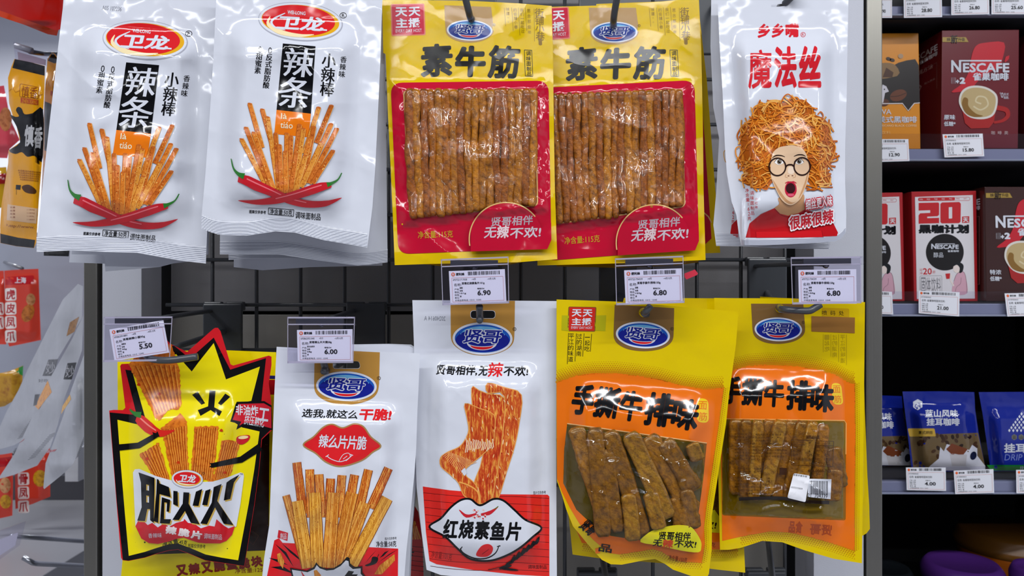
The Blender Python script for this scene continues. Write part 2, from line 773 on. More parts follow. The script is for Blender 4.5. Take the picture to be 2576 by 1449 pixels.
class Bag(Sheet):
    def __init__(s, name, label, cat, outline, quad, D, n=(0, -1, 0), g=8, T=0.008, env=(0.1, 0.1, 0.2, 0.1), off=(0.0, 0.0, 0.0, 0.0), seed=1, amp=0.0015,
                 film=None, holes=(), group=None, extra=None, back=0.5, hang=None, base=None, flat=0.3, part='film', thick=0.0004):
        Sheet.__init__(s, quad, D, n, g)
        s.env, s.off, s.Tk, s.seed, s.amp, s.extra, s.flat = env, off, T, seed, amp, extra, flat
        c = np.mean(np.array(quad, float), 0)
        hp = hang or ((quad[0][0] + quad[1][0]) / 2, (quad[0][1] + quad[1][1]) / 2 + 20)
        s.ro = None
        loc = s.pt(*hp)
        s.root = thing(name, label, cat, loc, group)
        polys = tess([outline] + list(holes))
        s.film = lay(part, s, [(polys, film, 0)], s.root, back=back, thick=thick)

    def h(s, px, py):
        a, b = s.st(px, py)
        l, r, t, bt = s.env
        ol, orr, ot, ob = s.off
        e = smooth01((a - ol) / l) * smooth01((1 - orr - a) / r) * smooth01((b - ot) / t) * smooth01((1 - ob - b) / bt)
        inside = smooth01(a / 0.05) * smooth01((1 - a) / 0.05)
        out = e * s.Tk + crumple(px, py, s.seed, s.amp) * (s.flat + (1 - s.flat) * e)
        if s.extra is not None:
            out = out + s.extra(px, py)
        return out

# ---------------------------------------------------------------- the room
PAINT = mat('C6C8D2', 'paint')
room = MB().box(-4.5, 3.2, -4.5, 4.6, -0.05, 0.0, mat('8F9096', 'card')).build('floor')
room['kind'] = 'structure'
room = MB().box(-4.5, 3.2, -4.5, 4.6, 3.0, 3.05, mat('A4A6AA', 'matte')).build('ceiling')
room['kind'] = 'structure'
for nm, bx in (('wall_back', (-4.5, 3.2, 4.5, 4.6)), ('wall_left', (-4.6, -4.5, -4.5, 4.6)), ('wall_right', (3.2, 3.3, -4.5, 4.6)), ('wall_front', (-4.5, 3.2, -4.6, -4.5))):
    o = MB().box(bx[0], bx[1], bx[2], bx[3], 0, 3.0, mat('6A6B70' if nm == 'wall_front' else 'E4E6F0', 'matte')).build(nm)
    o['kind'] = 'structure'

# ---------------------------------------------------------------- the display rack: posts, side plates, back panels, wire grid
rack = thing('display_rack', 'grey metal display rack with wire grid back between two steel posts', 'rack', (-0.04, 0.86, 0.0))


def X(px, y):
    return (px - CX) / F * y


def Z(py, y):
    return CAMZ - (py - CY) / F * y


ZB, ZT = 0.12, 2.1
STEEL = mat('9A978F', 'metal')
MB().box(X(210, .797), X(243, .797), .797, .84, ZB, ZT, STEEL).build('post', rack, bevel=.001)
MB().box(X(2181, .797), X(2220, .797), .797, .84, ZB, ZT, STEEL).build('post', rack, bevel=.001)
BLK = mat('08080A', 'matte')
xl, xr = X(356, .80), X(2047, .80)
MB().box(X(257, .80), xl, .80, .846, ZB, ZT, PAINT).build('side_plate', rack, bevel=.0006)
MB().box(xr, X(2173, .80), .80, .853, ZB, ZT, PAINT).build('side_plate', rack, bevel=.0006)
MB().box(-.50, .42, .890, .90, ZB, ZT, BLK).build('backing_or_gap_shade', rack)  # black sheet added as the shade in the gaps beside plates and panels
zs = Z(787, .872)
MB().box(X(430, .872), X(1972, .872), .872, .885, zs + .002, ZT, mat('7C7A7C', 'paint')).build('back_panel', rack, bevel=.001)
MB().box(X(430, .872), X(1972, .872), .872, .885, ZB, zs - .002, mat('928E88', 'paint')).build('back_panel', rack, bevel=.001)  # paler than the upper panel: bag shadows above are put into the colours
WIRE = mat('3C3E42', 'card')
g = MB()
GY = .812
for k in range(-1, 15):
    x = X(531 + 111.3 * k, GY)
    if X(425, GY) < x < X(1990, GY):
        g.tube([(x, GY + .004, ZB), (x, GY + .004, ZT)], .0021, WIRE, 8)
for k in range(-6, 11):
    z = Z(86.5 + 113.4 * k, GY)
    g.tube([(X(418, GY), GY, z), (X(2030, GY), GY, z)], .0021, WIRE, 8)
g.build('wire_grid', rack, smooth=True)

# ---------------------------------------------------------------- hooks and price tags
HK = mat('43464B', 'card')
CLEAR = mat('F7F6FB', 'clear', None, 0)
PAPER = mat('E9EAF2', 'paper')
INK = mat('14141C', 'paper')
HOOKN = 'display hooks on the wire grid'


def hook(label, cx, cy, tip, tagbar=None, low=None, rise=.012):
    """cx, cy: pixel of the grid wire the clip grips; tip: pixel where the prong ends"""
    h0 = at(cx, cy, .80)
    r = thing('display_hook', label, 'hook', h0, HOOKN)
    b = MB()
    x, z = h0.x, h0.z
    for sx in (-1, 1):
        b.box(x + sx * .012 - .010, x + sx * .012 + .010, .802, .809, z - .004, z + .006, HK)
    b.box(x - .021, x + .021, .798, .804, z - .085, z + .004, HK)
    b.build('mounting_clip', r, bevel=.0015)
    t = at(tip[0], tip[1], .604)
    zl = t.z - rise
    pts = [(x, .80, zl + .004), (x + (t.x - x) * .1, .78, zl + .003), (x + (t.x - x) * .94, .622, zl), (x + (t.x - x) * .98, .612, zl + rise * .25), (t.x, .604, t.z)]
    if low is not None:
        pts = [tuple(at(p[0], p[1], p[2])) for p in low]
    b = MB()
    b.tube(sm3(pts), .0029, HK, 12)
    b.build('prong', r, smooth=True)
    if tagbar:
        tb = at(tagbar[0], tagbar[1], .6065)
        b = MB()
        b.tube(sm3([(x - .012, .80, z - .006), (x - .012 + (tb.x - x) * .08, .785, z - .004), (tb.x, .625, tb.z - .001), (tb.x, .609, tb.z - .004)]), .0024, HK, 10)
        b.box(tb.x - .0195, tb.x + .0195, .6055, .6085, tb.z - .0028, tb.z + .0028, HK)
        b.build('tag_arm', r, bevel=.0008)
    return r


def sm3(pts, k=5):
    P = [np.array(p, float) for p in pts]
    n = len(P)
    out = []
    for i in range(n - 1):
        p0, p1, p2, p3 = P[max(i - 1, 0)], P[i], P[i + 1], P[min(i + 2, n - 1)]
        for j in range(k):
            t = j / k
            out.append(tuple(0.5 * (2 * p1 + (p2 - p0) * t + (2 * p0 - 5 * p1 + 4 * p2 - p3) * t * t + (3 * p1 - p0 - 3 * p2 + p3) * t ** 3)))
    out.append(tuple(P[-1]))
    return out


hook('dark grey hook behind the 5.50 price tag, tip before the yellow pouch', 560, 773, (500, 900), (350, 805), [(560, 835, .80), (545, 840, .77), (376, 893, .645), (367, 893, .612), (385, 904, .602), (430, 906, .598), (497, 897, .600)])
hook('dark grey hook behind the 6.00 price tag above the white crisp sachet', 920, 773, (812, 900), (805, 806))
hook('dark grey hook behind the 6.90 price tag, prong through the white fish slice sachet', 1214, 660, (1206, 770), (1193, 663))
hook('dark grey hook behind the 6.80 price tag over the mid orange sachet', 1556, 660, (1632, 769), (1633, 659), [(1556, 740, .80), (1570, 745, .77), (1622, 786, .628), (1620, 788, .612), (1625, 784, .604), (1638, 768, .602)])
hook('dark grey hook behind the 6.80 price tag by the right steel post', 1930, 660, (2064, 768), (2080, 658), [(1930, 735, .80), (1934, 745, .77), (1960, 774, .640), (1968, 778, .612), (2000, 781, .604), (2034, 782, .600), (2048, 776, .600), (2064, 766, .600)])
hook('dark grey hook carrying the first yellow noodle strip pack at top centre', 1200, -30, (1166, -25), None, [(1200, 20, .80), (1198, 24, .77), (1188, 46, .64), (1183, 44, .622), (1178, 25, .612), (1164, -30, .604)])
hook('dark grey hook carrying the second yellow noodle strip pack at top', 1505, -30, (1556, -25), None, [(1505, 20, .80), (1508, 24, .77), (1540, 60, .66), (1543, 56, .632), (1546, 30, .622), (1557, -30, .612)])
hook('dark grey hook carrying the white noodle hair sachet at upper right', 1800, -60, (2000, -25), None, [(1800, 10, .80), (1810, 12, .77), (1950, 16, .66), (1962, 17, .632), (1975, 8, .622), (2010, -25, .612)])


def barcode(a, x0, x1, y0, y1, m, layer, seed, sk=0.0):
    r = random.Random(seed)
    x = x0
    while x < x1:
        w = r.choice((1, 1, 2, 3)) * (x1 - x0) / 105
        a.poly([(x, y0 + sk * (x - x0)), (x + w, y0 + sk * (x - x0)), (x + w, y1 + sk * (x - x0)), (x, y1 + sk * (x - x0))], m, layer)
        x += w + r.choice((1, 1, 2, 3)) * (x1 - x0) / 105


ORG = mat('E8642A', 'paper')
PINKL = mat('D79A94', 'paper')


def price_print(a, price, name, code, seed, origin='湖南', unit='101g', d1='~4月', d2='~4月15天', pay=(668, 490, 990, 590)):
    a.poly(ell(100, 85, 45, 47, n=20), ORG, 1)
    a.text('B', 82, 58, 118, 112, PAPER, 2, .03)
    a.text('便利蜂', 165, 50, 375, 118, INK, 1, .03)
    barcode(a, 462, 1228, 30, 118, INK, 1, seed)
    q = [(62, 170), (1305, 170), (1305, 752), (62, 752)]
    for i in range(4):
        a.line([q[i], q[(i + 1) % 4]], 7, PINKL, 1)
    a.text(code, 90, 195, 430, 240, INK, 1)
    a.text(d1, 540, 190, 640, 240, INK, 1)
    a.text(d2, 920, 195, 1125, 245, INK, 1)
    a.text('名称:', 110, 305, 290, 375, INK, 1)
    a.text(name, 300, 280, 850, 350, INK, 1, .025)
    for i, (k, v) in enumerate((('产地:', origin), ('等级:', '合格'), ('规格:', unit), ('单位:', '袋'))):
        a.text(k, 115, 425 + i * 68, 232, 475 + i * 68, INK, 1)
        a.text(v, 240, 395 + i * 68, 240 + 38 * len(v), 440 + i * 68, INK, 1, .02)
    a.text('零售价¥', 668, 430, 840, 470, INK, 1, .02)
    a.text(price, 668, 490, 990, 615, INK, 1, .03)
    a.text('价格监督电话: 12315  12345', 120, 695, 750, 738, INK, 1)


def tag_holder(label, hq, pq, price, name, code, seed, **kw):
    r = thing('price_tag', label, 'price tag', at(*np.mean(hq, 0), .602), 'clear price tags on the hooks')
    sh = Sheet(hq, .598, (0.0, -1, 0.05), 40)
    q = [np.array(p, float) for p in hq]
    hgt = q[3][1] - q[0][1]
    f0, f1 = sh, Sheet(hq, .5995, (0.0, -1, 0.05), 40)
    b = MB()
    # front leaf, folded foot, back leaf, rolled top
    for (D0, D1, y0, y1) in ((0, .0012, .17, 1.0), (.0034, .0044, .0, 1.0), (.0012, .0034, .955, 1.0)):
        c = []
        for D in (D0, D1):
            for (u, v) in ((0, y0), (1, y0), (1, y1), (0, y1)):
                top = q[0] * (1 - u) + q[1] * u
                bot = q[3] * (1 - u) + q[2] * u
                p = top * (1 - v) + bot * v
                c.append(sh.pt(p[0], p[1], -D))
        b.hexa(c, CLEAR)
    a0, a1 = q[0] + (q[3] - q[0]) * .09, q[1] + (q[2] - q[1]) * .09
    e = (a1 - a0) * .03
    b.tube([sh.pt(*a0, -.004), sh.pt(*(a1 + e), -.004)], .0035, CLEAR, 14, False)
    b.build('clear_sleeve', r, bevel=.0003)
    ED = mat('D6D2E4', 'tint', None, .42)
    ws = Art()

    def uv(u, v):
        return tuple((q[0] * (1 - u) + q[1] * u) * (1 - v) + (q[3] * (1 - u) + q[2] * u) * v)
    for (u0, v0, u1, v1) in ((0, .955, 1, 1), (0, 0, 1, .035), (0, .15, 1, .175), (0, 0, .012, 1), (.988, 0, 1, 1)):
        ws.poly([uv(u0, v0), uv(u1, v0), uv(u1, v1), uv(u0, v1)], ED, 0)
    lay('sleeve_rim', Sheet(hq, .5978, (0.0, -1, 0.05), 60), ws.items, r, back=0, thick=.0001)
    ps = Sheet(hq, .6003, (0.0, -1, 0.05), 60)
    card = Art()
    card.poly(pq, PAPER, 0)
    co = lay('label_card', ps, card.items, r, back=0, thick=.0002)
    Hm = homography([(0, 0), (1360, 0), (1360, 800), (0, 800)], pq)

    def f(x, y):
        w = Hm[2, 0] * x + Hm[2, 1] * y + Hm[2, 2]
        return ((Hm[0, 0] * x + Hm[0, 1] * y + Hm[0, 2]) / w, (Hm[1, 0] * x + Hm[1, 1] * y + Hm[1, 2]) / w)
    a = Art(f)
    price_print(a, price, name, code, seed, **kw)
    a.put('lettering', ps, co)
    return r


tag_holder('clear price tag reading 5.50 with a crooked card, above the black and yellow pouch', [(262, 797), (434, 796), (427, 908), (260, 911)], [(275, 829), (411, 805), (426, 887), (288, 908)], '5.50', '贤哥麻辣小面95g', '6958620918891', 3, origin='湖南省', unit='95g')
tag_holder('clear price tag reading 6.00 above the white crisp sachet', [(723, 797), (893, 797), (889, 913), (723, 914)], [(747, 830), (887, 828), (887, 909), (749, 910)], '6.00', '贤哥辣么片片脆58g', '6958620921840', 5, origin='湖北仙桃市', unit='58g', d1='~4月15天', d2='~5月15天')
tag_holder('clear price tag reading 6.90 under the first yellow noodle strip pack', [(1109, 652), (1279, 645), (1281, 763), (1113, 768)], [(1129, 682), (1270, 677), (1274, 760), (1133, 765)], '6.90', '贤哥红烧素鱼片101g', '6937221717058', 7)
tag_holder('clear price tag reading 6.80 with a red sticker sticking out at its right', [(1547, 650), (1719, 643), (1722, 762), (1550, 768)], [(1570, 680), (1715, 675), (1718, 761), (1574, 765)], '6.80', '贤哥手撕牛排味150g', '6937221704339', 9, unit='150g')
tag_holder('clear price tag reading 6.80 beside the right steel post', [(1989, 647), (2166, 645), (2167, 763), (1993, 766)], [(2008, 679), (2154, 677), (2155, 764), (2010, 764)], '6.80', '贤哥手撕牛排味150g', '6937221704339', 9, unit='150g')
st = Sheet([(1720, 685), (1757, 678), (1757, 700), (1724, 705)], .606)
a = Art().poly([(1722, 688), (1748, 678), (1756, 688), (1753, 692), (1727, 703), (1722, 697)], mat('C81F3A', 'paper'), 0)
o = lay('red_sticker', st, a.items, None, back=0, thick=.0004)
tag(o, 'small red sticker poking out beside the 6.80 price tag', 'sticker')

hook('dark grey hook at the bottom edge under the front orange sachet', 1503, 1447, (1540, 1500))
hook('dark grey hook at the bottom edge under the right orange sachet', 1928, 1447, (1960, 1500))

# ---------------------------------------------------------------- shared inks
WHITE = mat('D9DCE6')
WSEAL = mat('D9DCE6', 'seal', None, 360)
BLACK = mat('0B0B0E')
RED = mat('D81E24')
GREY = mat('8C8F9A')
LOGOG = mat('A9ABB8')
YEL = mat('F0D000')
GOLD = mat('A97A35')
TANL = mat('B98F58')
NAVY = mat('14208C')
BLUE = mat('1C58B8')
SKY = mat('6FB4E0')
ORNG = mat('F07C14')
CREAM = mat('F3E6C4')
CHILI = mat('C8202C')
CHILID = mat('A3131F')
GREEN = mat('2C7A2A')
STICK = (mat('E0822A', 'food', 'B4500F', 420), mat('D9782A', 'food', 'A8480F', 420), mat('E39638', 'food', 'BC5C14', 420), mat('CE6C20', 'food', '9A4010', 420))


def off(sc, x0, y0):
    return lambda x, y: (x0 + x / sc, y0 + y / sc)


# ================================================================ white chilli stick sachets (printed once, laid on two sachets)
cB = off(2.07, 500, 0)


def chilli(a, pts, ws, m, hl, layer):
    a.line(pts, ws, m, layer, 5)
    q = [(x, y - w * .18) for (x, y), w in zip(pts, ws)]
    a.line(q[1:-2], [max(1.0, w * .13) for w in ws[1:-2]], hl, layer + .5, 5)


def print_sticks_bag(sheet, root, T):
    f = lambda x, y: T(*cB(x, y))
    # logo: (prints rise from layer 1)
    a = Art(f)
    a.poly(ell(530, 113, 221, 101, 5, 60), LOGOG, 1)
    a.poly(ell(529, 111, 216, 96, 5, 60), WHITE, 1.5)
    a.poly(ell(529, 110, 203, 84, 5, 60), mat('E3A91C'), 2)
    a.poly(ell(520, 106, 190, 79, 5, 60), RED, 2.6)
    a.line([(372, 85), (362, 125), (420, 165), (520, 185), (600, 180)], [3, 18, 26, 18, 3], mat('F4E0B0'), 3, 5)
    a.line([(450, 68), (395, 95), (378, 118), (400, 143), (450, 156)], [4, 10, 13, 8, 3], WHITE, 3.3, 5)
    a.text('卫龙', 408, 84, 655, 158, WHITE, 3.6, .035, 3, .18)
    a.line([(570, 150), (668, 157)], 8, WHITE, 3.6)
    a.text('WEI-LONG', 462, 57, 556, 76, WHITE, 3.6, .02, 5)
    a.ring(ell(752, 80, 17, 14, 0, 20), 3, BLACK, 1)
    a.text('R', 745, 72, 760, 88, BLACK, 1, .02)
    a.put('brand_logo', sheet, root, 'red and gold oval logo')
    a = Art(f)
    a.poly([(438, 226), (608, 241), (584, 592), (405, 572)], BLACK, 1)
    a.poly([(405, 572), (584, 592), (572, 715), (393, 698)], ORNG, 1)
    a.text('辣', 442, 252, 600, 400, WHITE, 2, .0, 4, .06, 3)
    a.text('条', 412, 402, 590, 562, WHITE, 2, .0, 4, .06, 3)
    a.text('là', 428, 590, 460, 620, CREAM, 2, .01, 4)
    a.text('tiáo', 425, 636, 490, 669, CREAM, 2, .01, 4)
    a.put('title_block', sheet, root, 'black and orange upright title block')
    a = Art(f)
    a.vtext('小辣棒', 678, 316, 74, 74, BLACK, 1, .0, -5, 4, 1.6)
    a.vtext('香辣味', 754, 310, 33, 38, BLACK, 1, 0, -4, 4, .6)
    a.vtext('0反式脂肪酸', 371, 263, 34, 36, BLACK, 1, 0, -4, 4, .8)
    a.vtext('0甜蜜素', 319, 258, 34, 36, BLACK, 1, 0, -4, 4, .8)
    a.text('图案仅供参考', 263, 1095, 350, 1113, BLACK, 1, .02, 3)
    q = [(363, 1083), (495, 1092), (493, 1127), (362, 1115)]
    for i in range(4):
        a.line([q[i], q[(i + 1) % 4]], 3, BLACK, 1)
    a.text('净含量:50克', 370, 1090, 487, 1119, BLACK, 1, .01, 4)
    a.text('调味面制品', 503, 1107, 635, 1143, BLACK, 1, .01, 5)
    a.text('A05 102236', 300, -62, 400, -40, GREY, 1, 0, 5)
    a.put('small_lettering', sheet, root)
    a = Art(f)
    L = ((265, 540, 330, 770), (330, 570, 395, 800), (358, 610, 415, 985), (400, 695, 420, 990), (458, 695, 455, 995), (480, 710, 475, 990), (625, 560, 550, 800), (692, 550, 612, 745), (690, 645, 555, 950),
         (720, 670, 575, 955), (222, 725, 345, 955), (245, 665, 372, 980), (285, 690, 390, 985), (525, 650, 480, 1000), (545, 670, 500, 990), (600, 660, 545, 960), (580, 720, 510, 985), (420, 755, 432, 1005),
         (640, 740, 532, 975), (700, 785, 592, 955), (450, 790, 455, 1005), (508, 800, 478, 1005), (555, 810, 500, 1000))
    r = random.Random(4)
    for i, (x0, y0, x1, y1) in enumerate(L):
        ly = 3 + .12 * i
        a.line([(x0, y0), (x1, y1)], [23, 26], STICK[i % 4], ly)
        d = math.hypot(x1 - x0, y1 - y0)
        ux, uy = (x1 - x0) / d, (y1 - y0) / d
        for sd in (-1, 1):
            a.line([(x0 - uy * 11.5 * sd, y0 + ux * 11.5 * sd), (x1 - uy * 12.5 * sd, y1 + ux * 12.5 * sd)], 2.4, mat('A8500F') if sd > 0 else mat('F3B25A'), ly + .06)
        for k in range(int(d / 17)):
            t = r.uniform(0.01, .98)
            o_ = r.uniform(-8, 8)
            px_, py_ = x0 + ux * d * t - uy * o_, y0 + uy * d * t + ux * o_
            a.poly(ell(px_, py_, r.uniform(2, 4.5), r.uniform(1.5, 3), r.uniform(0, 90), 6), r.choice((mat('9C3E0E'), mat('B65A16'), mat('F2BE6A'))), ly + .06)
        a.poly(ell(x0, y0, 11.5, 5, 10, 12), mat('C96A2A'), ly + .08)
    a.put('stick_picture', sheet, root, 'printed picture of fried spicy sticks')
    a = Art(f)
    chilli(a, [(205, 930), (250, 940), (300, 965), (380, 1000), (470, 1040), (560, 1062), (660, 1060), (745, 1030)], [34, 52, 56, 46, 42, 38, 30, 2], CHILI, mat('F0707A'), 6.2)
    chilli(a, [(690, 962), (640, 972), (590, 988), (500, 1017), (400, 1042), (300, 1053), (205, 1045)], [26, 44, 50, 46, 40, 26, 2], CHILI, mat('F0707A'), 7)
    a.line([(236, 918), (205, 905), (180, 875), (168, 826)], [34, 18, 8, 4], GREEN, 7.6, 5)
    a.line([(668, 962), (690, 955), (725, 935), (745, 900)], [28, 16, 8, 5], GREEN, 7.6, 5)
    a.put('chilli_picture', sheet, root, 'printed crossed red chillies with green stems')


def seal(sheet, root, edge, hgt, film, name='bottom_seal'):
    """ribbed heat seal along the bottom edge"""
    a = Art()
    e = sm(edge, 4, False)
    hs = hgt if isinstance(hgt, (list, tuple)) else (hgt, hgt)
    n = len(e)
    for i in range(n - 1):
        h0 = hs[0] + (hs[1] - hs[0]) * i / (n - 1)
        h1 = hs[0] + (hs[1] - hs[0]) * (i + 1) / (n - 1)
        a.items.append(([[(e[i][0], e[i][1] - h0), (e[i + 1][0], e[i + 1][1] - h1), (e[i + 1][0], e[i + 1][1] - 1), (e[i][0], e[i][1] - 1)]], film, .6))
        for k in range(1, 9):
            u0, u1 = h0 * k / 9, h1 * k / 9
            a.items.append(([[(e[i][0], e[i][1] - u0), (e[i + 1][0], e[i + 1][1] - u1), (e[i + 1][0], e[i + 1][1] - u1 + 1.5), (e[i][0], e[i][1] - u0 + 1.5)]], mat('B4B8C6') if film is WSEAL else film, 1.4))
    a.put(name, sheet, root)


GW = 'white chilli stick sachets'
edgeB = [(507, 575), (548, 590), (621, 593), (693, 582), (741, 585), (814, 604), (886, 616), (924, 623)]
outB = [(546, -66), (966, -60)] + [(961, 20), (957, 150), (950, 300), (944, 420), (937, 520)] + edgeB[::-1] + [(507, 546), (517, 435), (529, 270), (536, 159), (544, 0)]
quadB = [(546, -66), (966, -60), (924, 623), (507, 578)]
bagB = Bag('snack_sachet', 'white chilli stick sachet frontmost in its pile, beside the yellow noodle pack', 'snack bag', outB, quadB, .607, (0, -1, .03), T=.011, env=(.16, .16, .12, .14), off=(.07, .09, .16, .06), seed=5, amp=.0021,
           film=WHITE, group=GW)
print_sticks_bag(bagB, bagB.root, lambda x, y: (x, y))
seal(bagB, bagB.root, edgeB, (36, 36), WSEAL)
TA = affine([(754, 54), (582, 403), (860, 438), (707, 534), (711, 109), (794, 116), (696, 276), (657, 124)], [(371, 95), (172, 455), (448, 490), (294, 587), (316, 156), (399, 167), (291, 333), (256, 172)])
edgeA = [(92, 634), (180, 630), (270, 634), (345, 636), (400, 646), (455, 656), (518, 663)]
outA = [(163, -45), (548, -20)] + [(541, 130), (533, 300), (525, 480)] + edgeA[::-1] + [(93, 600), (110, 440), (128, 280), (146, 120), (158, 20)]
bagA = Bag('snack_sachet', 'white chilli stick sachet frontmost in its pile, above the left steel post', 'snack bag', outA, [(163, -45), (548, -20), (518, 663), (92, 634)], .626, (.05, -1, .03), T=.012, env=(.17, .17, .12, .14), off=(.09, .08, .16, .06), seed=12,
           amp=.0022, film=WHITE, group=GW)
print_sticks_bag(bagA, bagA.root, TA)
seal(bagA, bagA.root, edgeA, (38, 44), WSEAL)


def plain_sachet(label, out, D, seed, film=WHITE, group=GW, edge=None, cat='snack bag', name='snack_sachet', T=.003, n=(0, -1, .03), sealmat=WSEAL, amp=.0012, holes=()):
    xs, ys = [p[0] for p in out], [p[1] for p in out]
    b = Bag(name, label, cat, out, [(min(xs), min(ys)), (max(xs), min(ys)), (max(xs), max(ys)), (min(xs), max(ys))], D, n, g=16, T=T, env=(.2, .2, .2, .15), off=(.05, .05, .1, .06), seed=seed, amp=amp, film=film, group=group, holes=holes)
    if edge:
        seal(b, b.root, edge, 34, sealmat)
    return b


plain_sachet('white sachet second in the pile beside the yellow pack, its bottom seal showing', [(560, -60), (962, -60), (968, 120), (972, 400), (975, 660), (900, 668), (800, 655), (700, 640), (553, 640)], .632, 21, edge=[(553, 640), (700, 640), (800, 655), (900, 668), (975, 660)])
plain_sachet('white sachet third in the pile beside the yellow pack, bottom corner showing', [(580, -60), (955, -60), (960, 400), (950, 655), (800, 652), (640, 650), (575, 654), (570, 400)], .650, 22, edge=[(575, 654), (640, 650), (800, 652), (950, 655)])
plain_sachet('white sachet rearmost in the pile beside the yellow pack, in shade', [(600, -60), (950, -60), (955, 400), (962, 668), (780, 672), (660, 680), (588, 672), (590, 400)], .668, 23)
plain_sachet('white sachet second in the leftmost pile, its lower edge in shade', [(210, -40), (540, -30), (535, 300), (524, 640), (400, 672), (265, 683), (262, 640), (180, 640)], .650, 24)
plain_sachet('white sachet rearmost in the leftmost pile, a thin shaded strip at its foot', [(230, -40), (540, -30), (500, 300), (505, 655), (390, 668), (280, 664), (174, 660), (178, 620), (200, 300)], .668, 25)

# ================================================================ yellow noodle strip packs
cC = off(2.071, 940, 0)
YC = mat('E0BC00', 'emboss')
CRIM = mat('BE0F30')
CRIME = mat('C4183A', 'emboss')
TANE = mat('B5905E', 'emboss')
BLKE = mat('0B0B0E', 'emboss')
BRUSH = mat('0C0B08', 'emboss')
NAVYE, BLUEE, SKYE, WHTE = mat('14308C', 'emboss'), mat('1C62B8', 'emboss'), mat('6FB4E0', 'emboss'), mat('DDE0E8', 'emboss')
INKB = mat('8A6A1E', 'emboss')


def brother_logo(a, cx, cy, rx, ry, rot, mats, layer=2, reg=True):
    """oval blue logo with two characters and a smile"""
    wht, navy, blue, sky, red = mats
    r = math.radians(rot)

    def q(u, v):
        x, y = u * rx, v * ry
        return (cx + x * math.cos(r) - y * math.sin(r), cy + x * math.sin(r) + y * math.cos(r))
    a.poly([q(math.cos(t), math.sin(t)) for t in np.linspace(0, 2 * math.pi, 56, False)], wht, layer)
    a.poly([q(.925 * math.cos(t), .87 * math.sin(t)) for t in np.linspace(0, 2 * math.pi, 56, False)], blue, layer + .6)
    a.poly([q(.90 * math.cos(t), .12 + .70 * math.sin(t)) for t in np.linspace(0, 2 * math.pi, 56, False)], navy, layer + .9)
    up = [q(.72 * math.cos(t), -.22 - .54 * math.sin(t)) for t in np.linspace(0, math.pi, 24)]
    dn = [q(.74 * math.cos(t), -.26 - .26 * math.sin(t)) for t in np.linspace(math.pi, 0, 24)]
    a.poly(up + dn, sky, layer + 1.1)
    s1 = [q(.50 * math.cos(t) - .02, .28 + .44 * math.sin(t)) for t in np.linspace(0, math.pi, 20)]
    s2 = [q(.46 * math.cos(t) - .02, .28 + .20 * math.sin(t)) for t in np.linspace(math.pi, 0, 20)]
    a.poly(s1 + s2, wht, layer + 1.4)
    s1 = [q(.38 * math.cos(t) - .02, .42 + .26 * math.sin(t)) for t in np.linspace(0, math.pi, 20)]
    s2 = [q(.38 * math.cos(t) - .02, .40 + .12 * math.sin(t)) for t in np.linspace(math.pi, 0, 20)]
    a.poly(s1 + s2, red, layer + 1.7)
    x0, y0, x1, y1 = cx - .64 * rx, cy - .60 * ry, cx + .64 * rx, cy + .34 * ry
    a.text('贤哥', x0, y0, x1, y1, wht, layer + 2.1, .075, rot, .22)
    a.text('贤哥', x0 + .02 * rx, y0 + .05 * ry, x1 - .02 * rx, y1 - .05 * ry, navy, layer + 2.5, .022, rot, .22)
    if reg:
        a.ring(ell(*q(1.06, -.62), rx * .055, rx * .055, 0, 14), rx * .014, mat('4A3820'), layer)
        x, y = q(1.06, -.62)
        a.text('R', x - rx * .025, y - rx * .03, x + rx * .025, y + rx * .03, mat('4A3820'), layer)


def host_seal(a, q, red, border, wht):
    H_ = homography([(0, 0), (100, 0), (100, 100), (0, 100)], q)

    def g(x, y):
        w = H_[2, 0] * x + H_[2, 1] * y + H_[2, 2]
        return a_f((H_[0, 0] * x + H_[0, 1] * y + H_[0, 2]) / w, (H_[1, 0] * x + H_[1, 1] * y + H_[1, 2]) / w)
    a_f = a.f
    a.f = g
    a.poly(rrect([(-4, -3), (104, -3), (104, 104), (-4, 104)], 6), border, 1)
    a.poly(rrect([(0, 0), (100, 0), (100, 100), (0, 100)], 4), red, 1.6)
    for ch, x, y in (('天', 10, 8), ('天', 52, 8), ('主', 10, 45), ('播', 50, 45)):
        a.text(ch, x, y, x + 38, y + 32, wht, 2.2, .03)
    a.ring(ell(79, 67, 6, 6, 0, 14), 3, red, 3)
    a.text('EVERY DAY HOST', 10, 82, 92, 93, wht, 2.2, .0)
    a.f = a_f


def strip_top(i, n, rnd):
    return 0


